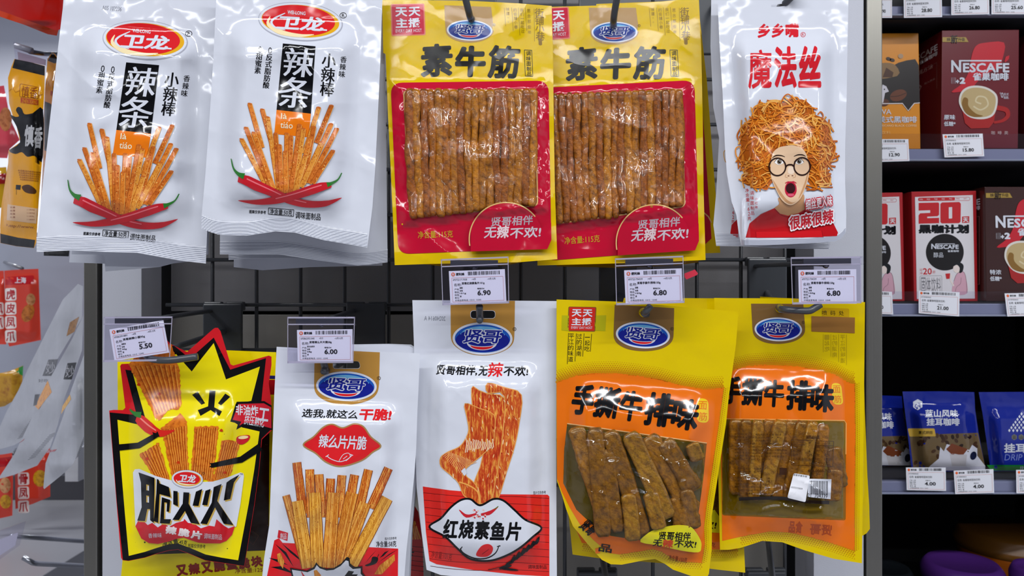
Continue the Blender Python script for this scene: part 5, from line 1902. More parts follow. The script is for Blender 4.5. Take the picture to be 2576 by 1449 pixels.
a.line([(40, 740), (580, 748), (588, 760), (587, 900)], 4, mat('F0B870'), 2.2)
a.text('食品', 330, 1200, 392, 1255, mat('B8480A'), 1.6, .03, 4, mirror=True).text('贤哥', 425, 1215, 525, 1265, mat('B8480A'), 1.6, .03, 4, mirror=True)
a.put('orange_panel', bagJ, rJ, 'orange panel with a clear window')
a = Art(cJ)
dots(a, path_fn(topJ, .02, -1), 7, 70, DOT, 1, 5.4, 1.6, 8.5)
dots(a, path_fn(rightJ, 1, 0), 3, 84, DOT, 1, 4.2, 2, 9)
dots(a, path_fn(botJ, 0, 1), 5, 50, DOT, 1, 4.4, 2, 9)
a.put('halftone_dots', bagJ, rJ, 'halftone dots')
TJ = affine([(425, 363), (556, 650), (678, 792), (298, 226), (566, 242), (320, 614), (434, 622)], [(277, 340), (428, 578), (536, 706), (160, 215), (397, 226), (212, 565), (316, 582)])
print_torn_top(bagJ, rJ, lambda x, y: cJ(*TJ(x, y)), (444, 259))
a = Art(cJ)
a.poly(rrect([(480, 240), (602, 244), (602, 300), (480, 298)], 8), mat('C9A00A'), 1)
a.text('喷  码  处', 480, 253, 578, 274, mat('3A2A08'), 1.6, 0, 1)
a.poly([(432, 278), (628, 284), (627, 355), (432, 347)], mat('A8763A', 'tint', None, .75), 2.2)
for x, y, t in ((502, 372, '一起吃'), (537, 372, '过的湖南'), (573, 372, '平江的味道')):
    for i, ch in enumerate(t):
        a.text(ch, x - 11, y + i * 26 - 10, x + 11, y + i * 26 + 12, mat('B59A10'), 1, 0, 0, mirror=True)
for x, y0, y1 in ((485, 360, 440), (520, 360, 460), (555, 360, 485), (590, 360, 498)):
    a.line([(x, y0), (x, y1)], 2, mat('B59A10'), 1)
a.put('small_lettering', bagJ, rJ)
LJ = ((65, 205, 70, 800, 104), (150, 205, 140, 835, 100), (245, 208, 205, 845, 98), (335, 208, 235, 770, 100), (830, 430, 905, 745, 90), (425, 210, 300, 810, 112), (510, 215, 390, 830, 112), (595, 215, 480, 840, 104), (680, 220, 565, 820, 100), (760, 240, 690, 810, 98), (850, 600, 830, 850, 80))
real_sticks(bagJ, rJ, LJ, off(3.157, 1830, 990), 9, .0014)
Art(cJ).poly(winJ, mat('FFF6D8', 'clear', None, 60), 0).put('clear_window', ClearSheet(bagJ, [cJ(25, 732), cJ(592, 742), cJ(590, 1204), cJ(25, 1180)], .0074, 19, 0, .0022), rJ)
csJ = ClearSheet(bagJ, [cJ(25, 732), cJ(592, 742), cJ(590, 1204), cJ(25, 1180)], .0082, 19, 0, .0022)
a = Art(cJ)
DB = mat('3A1E0A')
rr = random.Random(3)
words = '配料小麦粉植物油食用盐白砂糖香辛料产品类型贮存条件阴凉干燥处生产日期保质期地址电话'
for k in range(20):
    y = 806 + k * 14
    if k in (9, 10, 13):
        continue
    t = ''.join(rr.choice(words) for _ in range(20 if k < 8 else 13))
    a.text(t, 85, y, 322 if k < 8 else 245, y + 9, DB, .2, 0, 1)
q = [(340, 835), (532, 842), (528, 955), (342, 948)]
for i in range(4):
    a.line([q[i], q[(i + 1) % 4]], 2.4, DB, .2)
a.line([(340, 856), (532, 862)], 2, DB, .2)
a.text('营养成分表', 408, 815, 468, 831, DB, .2, .02, 1)
for k, (l_, m_, n_) in enumerate((('项目', '每100克', '参考值'), ('能量', '1912千焦', '23%'), ('蛋白质', '6.0克', '10%'), ('脂肪', '25.0克', '42%'), ('碳水化合物', '52.0克', '17%'), ('钠', '2451毫克', '123%'))):
    y = 841 + k * 18.5
    a.text(l_, 346, y, 346 + 13 * len(l_), y + 12, DB, .2, .01, 1).text(m_, 420, y + 1, 470, y + 13, DB, .2, .01, 1).text(n_, 490, y + 2, 516, y + 14, DB, .2, .01, 1)
a.poly([(288, 960), (322, 962), (320, 994), (287, 992)], DB, .2)
a.text('400-0088-788', 415, 968, 520, 982, DB, .2, .02, 1)
a.line([(105, 1102), (200, 1098), (300, 1098), (400, 1112), (512, 1118)], 15, mat('1A0E08'), .2, 4)
a.put('ingredient_print', csJ, rJ, 'dark brown printed panel on the film')
a = Art(cJ)
a.poly([(418, 1010), (522, 1012), (518, 1102), (415, 1092)], WHITE, 1)
barcode(a, 425, 505, 1018, 1080, INK, 1.6, 4, .04)
a.text('21  704339', 415, 1078, 504, 1096, INK, 1.6, .0, 3)
a.poly(rrect([(352, 985), (425, 996), (405, 1116), (323, 1096)], 8), mat('E6E6EC', 'paper'), 3)
a.text('贤哥手撕牛排', 350, 992, 412, 1001, INK, 3.6, 0, 8)
a.text('6937221704339', 340, 1048, 392, 1056, INK, 3.6, 0, 9)
a.put('barcode_stickers', csJ, rJ, 'white barcode stickers')
outJ2 = [cJ(*p) for p in ((200, 190), (660, 215), (672, 700), (684, 1000), (692, 1130), (695, 1236), (680, 1256), (640, 1280), (300, 1270))]
bJ2 = plain_sachet('yellow sachet sliver showing behind the barcode-sticker sachet, beside the right steel post', outJ2, .664, 98, OY, SIP, name='torn_stick_sachet', T=.005)

# ================================================================ coffee shelves at the right
SY = 1.02
shelf = thing('shelf_unit', 'black shelf unit with grey price rails right of the steel post', 'shelf', (X(2400, SY), 1.2, 0.0))
xs0, xs1 = X(2080, SY), X(3150, SY)
SB = mat('1A1A1E', 'matte')
MB().box(xs0, xs1, 1.50, 1.52, .1, 2.2, SB).build('backing_or_gap_shade', shelf)
MB().box(xs0 - .02, xs0, 1.0, 1.52, .1, 2.2, SB).build('side_panel', shelf)
MB().box(xs1, xs1 + .02, 1.0, 1.52, .1, 2.2, SB).build('side_panel', shelf)
RAIL = mat('8D94A8', 'card')
for top, mid, bot in ((-30, 14, 42), (338, 374, 406), (733, 764, 796), (1172, 1212, 1242), (1700, 1740, 1770)):
    MB().box(xs0, xs1, SY + .012, 1.50, Z(bot, SY), Z(mid - 4, SY), SB).build('shelf_board', shelf)
    b = MB().box(xs0, xs1, SY + .002, SY + .012, Z(bot - 4, SY), Z(mid, SY), RAIL)
    b.box(xs0, xs1, SY - .004, SY + .002, Z(bot, SY), Z(bot - 5, SY), RAIL)
    b.build('price_rail', shelf, bevel=.001)
    MB().box(xs0, xs1, SY - .0045, SY - .0035, Z(bot - 3, SY), Z(top, SY), CLEAR).build('clear_lip', shelf)


def carton(label, cat, q, Y, depth, col, name='coffee_carton', side=None, yaw=0.0, group='coffee cartons on the shelves'):
    """q: front corners tl,tr,br,bl in pixels"""
    n = (math.sin(yaw), -math.cos(yaw), 0)
    zt = Z({0: 370, 1: 760, 2: 1208}[0 if q[2][1] < 500 else 1], SY)
    yb = CY + (CAMZ - zt) * F / Y - 1.2
    q = [q[0], q[1], (q[2][0], yb), (q[3][0], yb)]
    sh = Sheet(q, Y, n, 400)
    r = thing(name, label, cat, sh.pt((q[2][0] + q[3][0]) / 2, (q[2][1] + q[3][1]) / 2), group)
    c = [sh.pt(*p, -.0004) for p in q]
    bk = [v + Vector((-n[0], -n[1], 0)) * depth for v in c]
    MB().hexa(c + bk, mat(col, 'card')).build('box_body', r, bevel=.0008)
    return sh, r


def P_(h):
    return mat(h, 'card')


cR = off(3.293, 2190, 0)
cR2 = off(3.293, 2190, 440)
cR3 = off(2.738, 2190, 920)
sh, r_ = carton('orange black-coffee carton on the upper shelf, half hidden by the steel post', 'carton', [(2165, 84), (2311, 83), (2316, 371), (2165, 371)], 1.05, .07, 'E08E1C')
a = Art(cR)
a.poly([(-80, 640), (100, 600), (160, 560), (230, 520), (300, 500), (370, 490), (400, 540), (408, 852), (360, 856), (325, 915), (310, 918), (265, 858), (-80, 862)], P_('231C1A'), 1)
a.poly(ell(230, 790, 72, 46, -20, 24), P_('6A3A22'), 1.5).line([(165, 800), (230, 795), (295, 770)], 6, P_('3A1C10'), 2, 4)
a.poly(ell(115, 850, 40, 30, -10, 16), P_('5A3020'), 1.5)
a.poly([(-60, 560), (120, 520), (210, 545), (220, 630), (-60, 660)], P_('8A6A42'), 1.5, smooth=3)
a.poly([(100, 640), (130, 560), (190, 600), (180, 640)], P_('4A2A14'), 2)
for x, y in ((150, 487), (180, 497)):
    a.poly(ell(x, y, 22, 14, 20, 14), P_('3A2418'), 1.5)
a.poly(ell(250, 465, 22, 20, 0, 16), P_('B09070'), 1.5)
a.poly([(60, 860), (100, 700), (130, 715), (152, 758), (120, 770), (105, 850)], P_('D8D4DC'), 2.4).poly(ell(115, 740, 6, 6, 0, 10), P_('231C1A'), 2.8)
a.line([(-60, 860), (265, 857), (312, 918), (362, 856), (408, 852)], 7, P_('E8E0E0'), 2)
a.text('HAWA', -20, 905, 172, 948, WHITE, 1.5, .01)
a.text('美式黑咖啡', 62, 962, 384, 1018, WHITE, 1.5, .02)
a.text('AMERICANO BLACK COFFEE', 40, 1032, 382, 1050, P_('F4D8A8'), 1.5)
a.text('饮料', 92, 1085, 165, 1112, P_('F4C070'), 1.5)
a.put('printed_front', sh, r_, 'dark iced coffee print')


def cup(a, cx, cy, s, red, layer=2):
    a.poly([(cx - 150 * s, cy - 20 * s), (cx + 155 * s, cy - 10 * s), (cx + 130 * s, cy + 160 * s), (cx + 90 * s, cy + 210 * s), (cx - 60 * s, cy + 215 * s), (cx - 110 * s, cy + 170 * s)], red, layer)
    a.line([(cx + 140 * s, cy + 40 * s), (cx + 230 * s, cy + 60 * s), (cx + 245 * s, cy + 110 * s), (cx + 200 * s, cy + 150 * s), (cx + 130 * s, cy + 165 * s)], [40 * s, 40 * s, 34 * s, 26 * s, 20 * s], red, layer, 5)
    rim = sm([(cx - 158 * s, cy + 10 * s), (cx - 140 * s, cy - 90 * s), (cx - 60 * s, cy - 138 * s), (cx + 60 * s, cy - 130 * s), (cx + 150 * s, cy - 70 * s), (cx + 158 * s, cy + 20 * s), (cx + 120 * s, cy + 110 * s), (cx + 20 * s, cy + 138 * s), (cx - 90 * s, cy + 110 * s)], 4)
    a.poly(rim, P_('DDD8D0'), layer + .5)
    a.poly([(cx + (x - cx) * .9, cy + (y - cy) * .88) for x, y in rim], P_('C0A878'), layer + 1)
    a.poly(sm([(cx - 135 * s, cy + 20 * s), (cx - 120 * s, cy - 40 * s), (cx - 85 * s, cy - 30 * s), (cx - 80 * s, cy + 30 * s), (cx - 20 * s, cy + 90 * s), (cx + 40 * s, cy + 110 * s), (cx - 30 * s, cy + 120 * s), (cx - 100 * s, cy + 90 * s)], 4), P_('8A6428'), layer + 1.4)
    a.line([(cx - 40 * s, cy + 30 * s), (cx + 20 * s, cy + 60 * s), (cx + 80 * s, cy + 20 * s), (cx + 60 * s, cy - 40 * s), (cx, cy - 50 * s), (cx - 20 * s, cy - 10 * s), (cx + 25 * s, cy + 10 * s)], 13 * s, P_('D8C8A0'), layer + 1.5, 5)


def instant_print(sh, r_, f, base, flav, sub):
    a = Art(f)
    a.poly(sm([(850, 420), (880, 375), (940, 355), (1105, 352), (1095, 480), (1060, 560), (980, 600), (900, 660), (830, 740), (760, 758), (670, 762), (760, 690), (815, 590), (830, 500)], 3), P_('C4202E'), 1)
    a.poly([(1110, 505), (1120, 470), (1150, 458), (1146, 490)], P_('C4202E'), 1)
    a.poly([(596, 308), (790, 308), (812, 348), (596, 348)], P_('A88A3C'), 1)
    a.text('焕', 630, 312, 662, 342, P_('3A2410'), 1.5, .02).text('新', 665, 290, 722, 360, P_('2A180A'), 1.5, .03).text('升级', 724, 312, 782, 342, P_('3A2410'), 1.5, .02)
    a.text('N', 668, 498, 750, 600, WHITE, 2, .03)
    a.line([(735, 503), (1085, 503)], 12, WHITE, 2)
    a.text('ESCAFE', 765, 522, 1150, 600, WHITE, 2, .03)
    a.line([(1112, 512), (1136, 492)], 12, P_('C4202E'), 2)
    a.text('雀巢咖啡', 846, 602, 1144, 668, WHITE, 2, .03)
    a.text('1', 670, 640, 705, 695, WHITE, 2, .05).text('+', 706, 660, 736, 690, WHITE, 2, .05).text('2', 737, 640, 785, 695, WHITE, 2, .05)
    a.text(flav, 608, 950, 702, 992, WHITE, 2, .02)
    a.text(sub, 608, 1006, 704, 1045, WHITE, 2, .02)
    a.text("'0", 1072, 765, 1100, 810, WHITE, 2).text('反式', 1103, 770, 1144, 792, WHITE, 2).text('脂肪,', 1103, 796, 1146, 820, WHITE, 2)
    a.text('咖  啡  类', 1000, 1085, 1140, 1115, P_('C8B0B0'), 2)
    cup(a, 892, 850, 1.0, P_('A8201E'))
    a.put('printed_front', sh, r_, 'white lettering and a red cup of coffee')


MAR = '6A1620'
sh, r_ = carton('maroon instant-coffee carton with a red cup on the upper right shelf', 'carton', [(2370, 76), (2564, 74), (2561, 372), (2367, 372)], 1.035, .10, MAR)
instant_print(sh, r_, cR, MAR, '原味', '低糖*')
sd = Sheet([(2330, 104), (2369, 78), (2367, 360), (2335, 340)], 1.06, (-1, -.02, 0), 400)
x0 = sh.pt(2370, 200).x


def side_art(x, y0, y1, z0, z1, parent):
    """print on the left-hand side of a carton: a real plane at x"""
    ss = Sheet([(100, 100), (200, 100), (200, 200), (100, 200)], 1.0, (-1, 0, 0), 400)

    class SidePlane(Sheet):
        def __init__(s):
            s.n, s.g = np.array([-1.0, 0, 0]), 4000

        def h(s, px, py):
            return np.zeros_like(px)

        def P(s, px, py, lift=0.0, lin_=True, back=None):
            px, py = np.asarray(px, float), np.asarray(py, float)
            return np.stack([np.full_like(px, x - .0004) - lift, y1 + (y0 - y1) * px / 100, z1 + (z0 - z1) * py / 300], -1)

        def normals(s, px, py):
            return np.tile(np.array([-1.0, 0, 0]), (len(px), 1))
    sp = SidePlane()
    a = Art()
    a.text('NESCAFE', 15, 28, 92, 44, WHITE, 1, .02)
    a.text('雀巢咖啡', 45, 46, 92, 58, WHITE, 1, .02)
    a.text('冲调方法', 28, 72, 80, 84, P_('C0A0A0'), 1)
    for q in ([(12, 75), (90, 75)], [(90, 75), (90, 255)], [(12, 255), (90, 255)]):
        a.line(q, 1, P_('8A5A5A'), 1)
    for y in (105, 140, 175, 205):
        a.line([(40, y), (50, y + 12), (44, y + 22)], 3, P_('B09090'), 1)
        a.text('加入热水', 58, y + 6, 86, y + 12, P_('B09090'), 1)
    for k in range(6):
        a.text('配料表白砂糖植脂末咖啡', 14, 262 + k * 6, 86, 266 + k * 6, P_('9A7A7A'), 1)
    a.put('printed_side', sp, parent, 'small print on the side')


Y0 = 1.037
side_art(x0, Y0, Y0 + .10, Z(369, SY), sh.pt(2370, 76).z, r_)
carton('maroon instant-coffee carton cut off by the right edge of the upper shelf', 'carton', [(2586, 84), (2780, 82), (2778, 372), (2583, 372)], 1.045, .10, '4A1018')
carton('dark maroon carton standing back between the orange and maroon coffee cartons', 'carton', [(2312, 100), (2338, 100), (2338, 371), (2314, 371)], 1.16, .06, '3E0E14')
BRN = '3A1C18'
sh, r_ = carton('dark brown strong instant-coffee carton on the middle right shelf', 'carton', [(2477, 470), (2671, 470), (2671, 766), (2481, 766)], 1.035, .10, BRN)
TBR = affine([(596, 308), (668, 498), (608, 950), (785, 695)], [(953, 150), (1037, 338), (987, 785), (1157, 532)])
instant_print(sh, r_, lambda x, y: cR2(*TBR(x, y)), BRN, '特浓', '低糖*')
side_art(sh.pt(2478, 600).x, 1.037, 1.137, Z(759, SY), sh.pt(2478, 470).z, r_)


def plan_print(sh, r_, f):
    a = Art(f)
    W_ = P_('E2DEE2')
    DRED = P_('C8242A')
    a.poly([(368, 183), (846, 167), (864, 1024), (384, 1028)], W_, 1)
    a.ring(rrect([(395, 190), (822, 184), (822, 212), (395, 216)], 13), 3, DRED, 1.5)
    a.poly(rrect([(397, 192), (700, 187), (700, 210), (397, 214)], 11), DRED, 1.6)
    for i, t in enumerate(('SUN', 'MON', 'TUE', 'WED', 'THU', 'FRI', 'SAT')):
        a.text(t, 405 + i * 61, 197 - i, 432 + i * 61, 208 - i, W_ if i < 5 else DRED, 2)
    a.poly([(398, 232), (560, 228), (568, 236), (568, 330), (555, 342), (470, 346), (470, 358), (568, 355), (568, 400), (398, 405), (398, 335), (410, 318), (494, 314), (494, 292), (398, 296)], DRED, 1.6)
    a.poly([(578, 240), (592, 228), (735, 224), (748, 238), (746, 388), (732, 400), (590, 402), (578, 390)], DRED, 1.6, holes=[[(648, 268), (676, 266), (676, 360), (648, 362)]])
    a.poly([(758, 345), (818, 342), (818, 396), (758, 398)], DRED, 1.6)
    a.text('天', 766, 352, 812, 392, W_, 2, .04)
    a.text('黑咖计划', 398, 410, 816, 486, BLACK, 1.6, .06)
    a.poly(ell(615, 640, 157, 152, 0, 48), P_('181414'), 1.6)
    a.text('N', 503, 570, 546, 614, WHITE, 2, .03).line([(540, 571), (698, 571)], 5, WHITE, 2).text('ESCAFE', 550, 578, 730, 614, WHITE, 2, .03)
    a.text('雀巢咖啡', 638, 622, 732, 640, WHITE, 2, .02)
    a.text('醇品', 522, 642, 602, 684, WHITE, 2)
    a.text('可', 406, 778, 430, 800, DRED, 1.6).text('冲', 406, 804, 430, 826, DRED, 1.6).text('20', 434, 772, 508, 826, DRED, 1.6, .02).text('杯', 514, 792, 538, 820, DRED, 1.6)
    # drawn woman holding a red cup
    a.poly(sm([(680, 980), (690, 880), (715, 820), (760, 800), (785, 830), (800, 980)], 4), P_('D8A8B8'), 2.2)
    a.poly(ell(718, 775, 34, 38, 0, 22), P_('EEDFD8'), 2.4)
    a.poly(sm([(690, 755), (700, 728), (740, 724), (770, 750), (762, 800), (735, 812), (738, 770), (715, 745)], 4), P_('14181C'), 2.8)
    a.line([(690, 920), (660, 870), (668, 830)], 12, P_('EEDFD8'), 2.4)
    a.poly([(620, 818), (660, 815), (655, 860), (628, 862)], DRED, 2.6)
    a.line([(700, 980), (712, 930), (745, 900), (750, 850)], 2, P_('3A2A30'), 2.8, 4)
    a.line([(690, 880), (715, 820), (760, 800), (788, 840), (800, 980)], 2.4, P_('3A2A30'), 2.8, 4)
    q = rrect([(408, 838), (590, 834), (590, 990), (410, 992)], 10)
    a.ring(q, 2.4, P_('6A6A70'), 1.6)
    for i, t in enumerate('固体饮料'):
        a.text(t, 418 + 42 * i, 850, 456 + 42 * i, 970, P_('6A6A70'), 1.6)
    a.put('printed_front', sh, r_, 'white front with red numerals')


sh, r_ = carton('red-edged white coffee carton reading 20 in full on the middle right shelf', 'carton', [(2293, 482), (2456, 480), (2460, 766), (2300, 766)], 1.05, .08, 'B4242A')
plan_print(sh, r_, cR2)
sh, r_ = carton('red-edged white coffee carton cut off by the right steel post', 'carton', [(2110, 486), (2271, 484), (2276, 766), (2117, 766)], 1.06, .08, 'B4242A')
TP = affine([(368, 183), (818, 342), (846, 167), (615, 640)], [(-230, 196), (210, 350), (238, 182), (15, 650)])
plan_print(sh, r_, lambda x, y: cR2(*TP(x, y)))

# drip coffee pouches
DBL = mat('16278E')
GC = 'blue drip coffee pouches'


def drip_pouch(label, out, q, D, f0, seed, kind, ymax=722):
    f = lambda x, y: f0(x, min(y, ymax))
    b = Bag('coffee_pouch', label, 'pouch', out, q, D, (0, -1, -.08), g=10, T=.012, env=(.2, .2, .2, .2), off=(.03, .03, .1, .03), seed=seed, amp=.003, film=DBL, group=GC)
    r_ = b.root
    a = Art(f)
    if kind == 0:
        a.poly([(268, 478), (740, 462), (790, 700), (792, 722), (296, 724)], mat('6E5A3C'), 1)
        rr = random.Random(seed)
        for i in range(34):
            a.poly(ell(rr.uniform(290, 730), 480 + 200 * rr.random() ** 1.6, 18, 12, rr.uniform(0, 180), 10), mat(rr.choice(('3A2416', '2A180E', '4A3220'))), 1.4)
        a.poly(rrect([(256, 432), (440, 432), (450, 486), (268, 488)], 8), mat('D0A83C'), 1.6)
        a.text('意式烘焙', 330, 448, 428, 472, mat('3A2A10'), 2, .02)
        a.text('蓝山风味', 376, 302, 602, 356, WHITE, 1, .03)
        a.text('挂耳咖啡', 386, 360, 614, 414, WHITE, 1, .03)
        a.poly([(325, 230), (357, 248), (357, 286), (325, 306), (293, 286), (293, 248)], WHITE, 1)
        a.text('醇饮', 305, 252, 346, 284, DBL, 1.4, .02)
        a.poly([(410, 690), (470, 640), (480, 560), (505, 590), (525, 540), (680, 580), (700, 545), (735, 570), (735, 620), (790, 690), (790, 722), (380, 722)], mat('D8D8E2'), 2)
        a.poly([(520, 575), (560, 535), (670, 575), (640, 612), (560, 612)], mat('7A3E22'), 2.4)
        a.poly([(545, 605), (665, 612), (655, 690), (560, 690)], mat('C8C4C8'), 2.4)
        a.poly(ell(708, 620, 22, 30, 20, 20), mat('1C2238'), 2.4)
    else:
        for i in range(7):
            for j in range(i + 1):
                a.poly([(1040 - i * 14 + j * 27, 320 + i * 19), (1048 - i * 14 + j * 27, 332 + i * 19), (1040 - i * 14 + j * 27, 344 + i * 19), (1032 - i * 14 + j * 27, 332 + i * 19)], WHITE, 1)
        for x, t in ((990, '蓝'), (1038, '山')):
            a.poly([(x, 470), (x + 18, 482), (x + 18, 502), (x, 514), (x - 18, 502), (x - 18, 482)], mat('6A6A62'), 1)
            a.text(t, x - 11, 481, x + 11, 503, mat('1A1A20'), 1.4)
        a.text('挂耳', 920, 535, 1075, 600, WHITE, 1, .03)
        a.text('DRIP', 925, 610, 1045, 652, mat('7A88C8'), 1, .0, 0, .15)
        a.poly([(800, 684), (1120, 684), (1120, 732), (830, 732)], mat('1E8A2C'), 1)
        a.text('绿色', 1030, 692, 1080, 716, WHITE, 1.4)
    a.put('printed_front', b, r_)
    return b


drip_pouch('blue drip coffee pouch with a cup picture, shown whole above the two 4.00 tags', [cR3(*p) for p in ((220, 178), (480, 176), (715, 182), (720, 300), (745, 470), (790, 700), (795, 728), (300, 730), (280, 690), (250, 420))], [cR3(220, 178), cR3(715, 182), cR3(800, 790), cR3(300, 795)], 1.06, cR3, 103, 0)
TQ = affine([(376, 302), (614, 414), (268, 478), (560, 535)], [(-65, 322), (172, 432), (-140, 490), (108, 552)])
drip_pouch('blue drip coffee pouch with a cup picture, cut by the steel post', [cR3(*p) for p in ((-200, 210), (80, 205), (215, 210), (222, 300), (240, 420), (278, 560), (283, 688), (-120, 688))], [cR3(-200, 210), cR3(215, 210), cR3(300, 790), cR3(-120, 795)], 1.09, lambda x, y: cR3(*TQ(x, y)), 104, 0, 674)
drip_pouch('blue drip coffee pouch with white diamonds and a green foot, at the right edge', [cR3(*p) for p in ((745, 182), (1057, 180), (1250, 182), (1260, 726), (828, 726), (810, 600), (775, 350))], [cR3(745, 182), cR3(1250, 182), cR3(1260, 790), cR3(840, 790)], 1.055, cR3, 105, 1)

# shelf price labels
for i, (q, pr, lab) in enumerate((([(2180, -12), (2244, -12), (2244, 45), (2180, 45)], '18.90', 'paper shelf label half hidden by the steel post on the top rail'),
                                  ([(2273, -14), (2369, -18), (2370, 43), (2274, 45)], '28.80', 'paper shelf label reading 28.80 on the top rail'),
                                  ([(2393, -20), (2488, -22), (2489, 36), (2393, 38)], '26.80', 'paper shelf label reading 26.80 on the top rail'),
                                  ([(2494, -20), (2600, -22), (2601, 36), (2494, 36)], '25.60', 'paper shelf label reading 25.60 at the top right corner'),
                                  ([(2188, 350), (2285, 350), (2288, 405), (2190, 408)], '12.90', 'paper shelf label reading 12.90 under the orange carton'),
                                  ([(2371, 338), (2472, 336), (2476, 393), (2376, 396)], '15.80', 'paper shelf label reading 15.80 under the maroon carton'),
                                  ([(2150, 730), (2244, 734), (2247, 791), (2150, 788)], '21.00', 'paper shelf label half hidden by the steel post on the middle rail'),
                                  ([(2311, 731), (2414, 735), (2413, 796), (2311, 788)], '21.00', 'paper shelf label reading 21.00 under the carton with 20'),
                                  ([(2527, 738), (2630, 736), (2632, 794), (2534, 796)], '15.80', 'paper shelf label at the right edge of the middle rail'),
                                  ([(2279, 1176), (2379, 1176), (2380, 1235), (2281, 1233)], '4.00', 'left one of two paper shelf labels reading 4.00 under the blue pouch'),
                                  ([(2399, 1184), (2499, 1180), (2501, 1240), (2403, 1243)], '4.00', 'right one of two paper shelf labels reading 4.00 under the blue pouch'),
                                  ([(2556, 1182), (2655, 1182), (2656, 1240), (2557, 1241)], '4.00', 'paper shelf label at the right edge of the lower rail'))):
    sh = Sheet(q, SY - .0058, (0, -1, .03), 400)
    r_ = thing('shelf_label', lab, 'price label', at(*np.mean(q, 0), SY - .0055), 'paper labels on the shelf rails')
    c = Art().poly(q, PAPER, 0)
    lay('label_card', sh, c.items, r_, back=0, thick=.0003)
    Hm = homography([(0, 0), (1360, 0), (1360, 800), (0, 800)], q)

    def fl(x, y, Hm=Hm):
        w = Hm[2, 0] * x + Hm[2, 1] * y + Hm[2, 2]
        return ((Hm[0, 0] * x + Hm[0, 1] * y + Hm[0, 2]) / w, (Hm[1, 0] * x + Hm[1, 1] * y + Hm[1, 2]) / w)
    a = Art(fl)
    a.poly(ell(100, 85, 45, 47, n=16), ORG, 1)
    a.text('便利蜂', 165, 50, 375, 118, INK, 1, .02)
    barcode(a, 462, 1228, 30, 118, INK, 1, i)
    q4 = [(62, 170), (1305, 170), (1305, 752), (62, 752)]
    for k in range(4):
        a.line([q4[k], q4[(k + 1) % 4]], 9, PINKL, 1)
    a.text('6917878030623', 90, 195, 430, 240, INK, 1)
    a.text('名称: 雀巢咖啡固体饮料', 110, 290, 900, 370, INK, 1)
    for k, t in enumerate(('产地: 上海', '等级: 合格', '规格: 180g', '单位: 盒')):
        a.text(t, 115, 425 + k * 66, 330, 475 + k * 66, INK, 1)
    a.text('零售价¥', 668, 430, 840, 470, INK, 1)
    a.text(pr, 640, 500, 1020, 625, INK, 1, .03)
    a.text('价格监督电话: 12315  12345', 120, 695, 750, 738, INK, 1)
    a.put('lettering', sh, r_)

# tubs on the lowest shelf
bz = Z(1712, SY)


def tub(label, px, py, Y, r0, col, lidcol, name='food_tub', cup=True):
    c = at(px, py, Y)
    r_ = thing(name, label, 'tub', (c.x, c.y, bz), 'plastic tubs on the lowest shelf')
    h = c.z - bz
    if cup:
        MB().lathe((c.x, c.y, bz), [(0, 0), (r0 * .78, 0), (r0 * .80, .004), (r0 * .97, h - .030), (r0 * .99, h - .028), (r0 * .99, h - .022), (r0 * .93, h - .020), (r0 * .93, h - .001), (0, h - .001)], mat(col, 'card'), 48).build('tub_body', r_, smooth=True)
        MB().lathe((c.x, c.y, bz), [(r0 * .99, h - .026), (r0 * 1.03, h - .024), (r0 * 1.03, h - .014), (r0 * .98, h - .010), (r0 * .96, h), (r0 * .9, h + .004), (0, h + .002)], mat(lidcol, 'card'), 48).build('lid', r_, smooth=True)
    else:
        MB().lathe((c.x, c.y, bz), [(0, 0), (r0 * .85, 0), (r0 * .86, .004), (r0, h - .03), (r0, h - .022), (0, h - .022)], mat(col, 'card'), 48).build('tub_body', r_, smooth=True)
        MB().lathe((c.x, c.y, bz), [(r0 * 1.0, h - .026), (r0 * 1.05, h - .024), (r0 * 1.06, h - .012), (r0 * 1.0, h - .006), (r0 * .9, h), (r0 * .8, h - .003), (0, h - .004)], mat(lidcol, 'card'), 48).build('lid', r_, smooth=True)


tub('tall orange plastic tub with a brown lid at the lower right corner', 2540, 1336, 1.20, .078, 'C8681A', '6A4416')
tub('purple lidded tub in front of the orange tub, near the bottom edge', 2420, 1412, 1.09, .052, '3A1A5A', '4A2470', cup=False)
tub('purple lidded tub at the bottom right corner of the photo', 2612, 1424, 1.06, .034, '3A1A5A', '4A2470', cup=False)
tub('black lidded tub beside the steel post at the bottom right', 2222, 1424, 1.12, .040, '101418', '14181C', cup=False)

# ================================================================ the side of the shop at the left
PAN = mat('A9AEBE', 'paint')
side = thing('side_rack', 'grey side rack with a pale back panel beyond the left steel post', 'rack', (X(100, 1.95), 1.95, 0))
MB().box(X(-500, 1.98), X(330, 1.98), 1.98, 2.0, .2, Z(585, 1.98), PAN).build('back_panel', side)
MB().box(X(-500, 1.9), X(395, 1.9), 1.22, 1.98, .74, Z(1250, 1.98), mat('A6A6AC', 'card')).build('base_deck', side, bevel=.002)
MB().box(X(-500, 1.9), X(395, 1.9), 1.95, 1.98, Z(1250, 1.98), Z(1190, 1.98), mat('4A4A50', 'card')).build('kick_strip', side)
MB().box(X(190, 1.7), X(222, 1.7), 1.66, 1.7, Z(1200, 1.7), Z(1120, 1.7), mat('D8D8DE', 'card')).build('white_bracket', side)
cK = off(2.195, 0, 0)
c4 = off(1.707, 0, 600)
AMB, KBL = mat('E09A08'), mat('0C0B0C')


def lean(label, cat, out, D, n, film, seed, T=.008, group=None, name='snack_sachet', amp=.0016, g=12):
    xs, ys = [p[0] for p in out], [p[1] for p in out]
    return Bag(name, label, cat, out, [(min(xs), min(ys)), (max(xs), min(ys)), (max(xs), max(ys)), (min(xs), max(ys))], D, n, g=g, T=T, env=(.25, .25, .15, .15), off=(.03, .03, .06, .05), seed=seed, amp=amp, film=film, group=group)


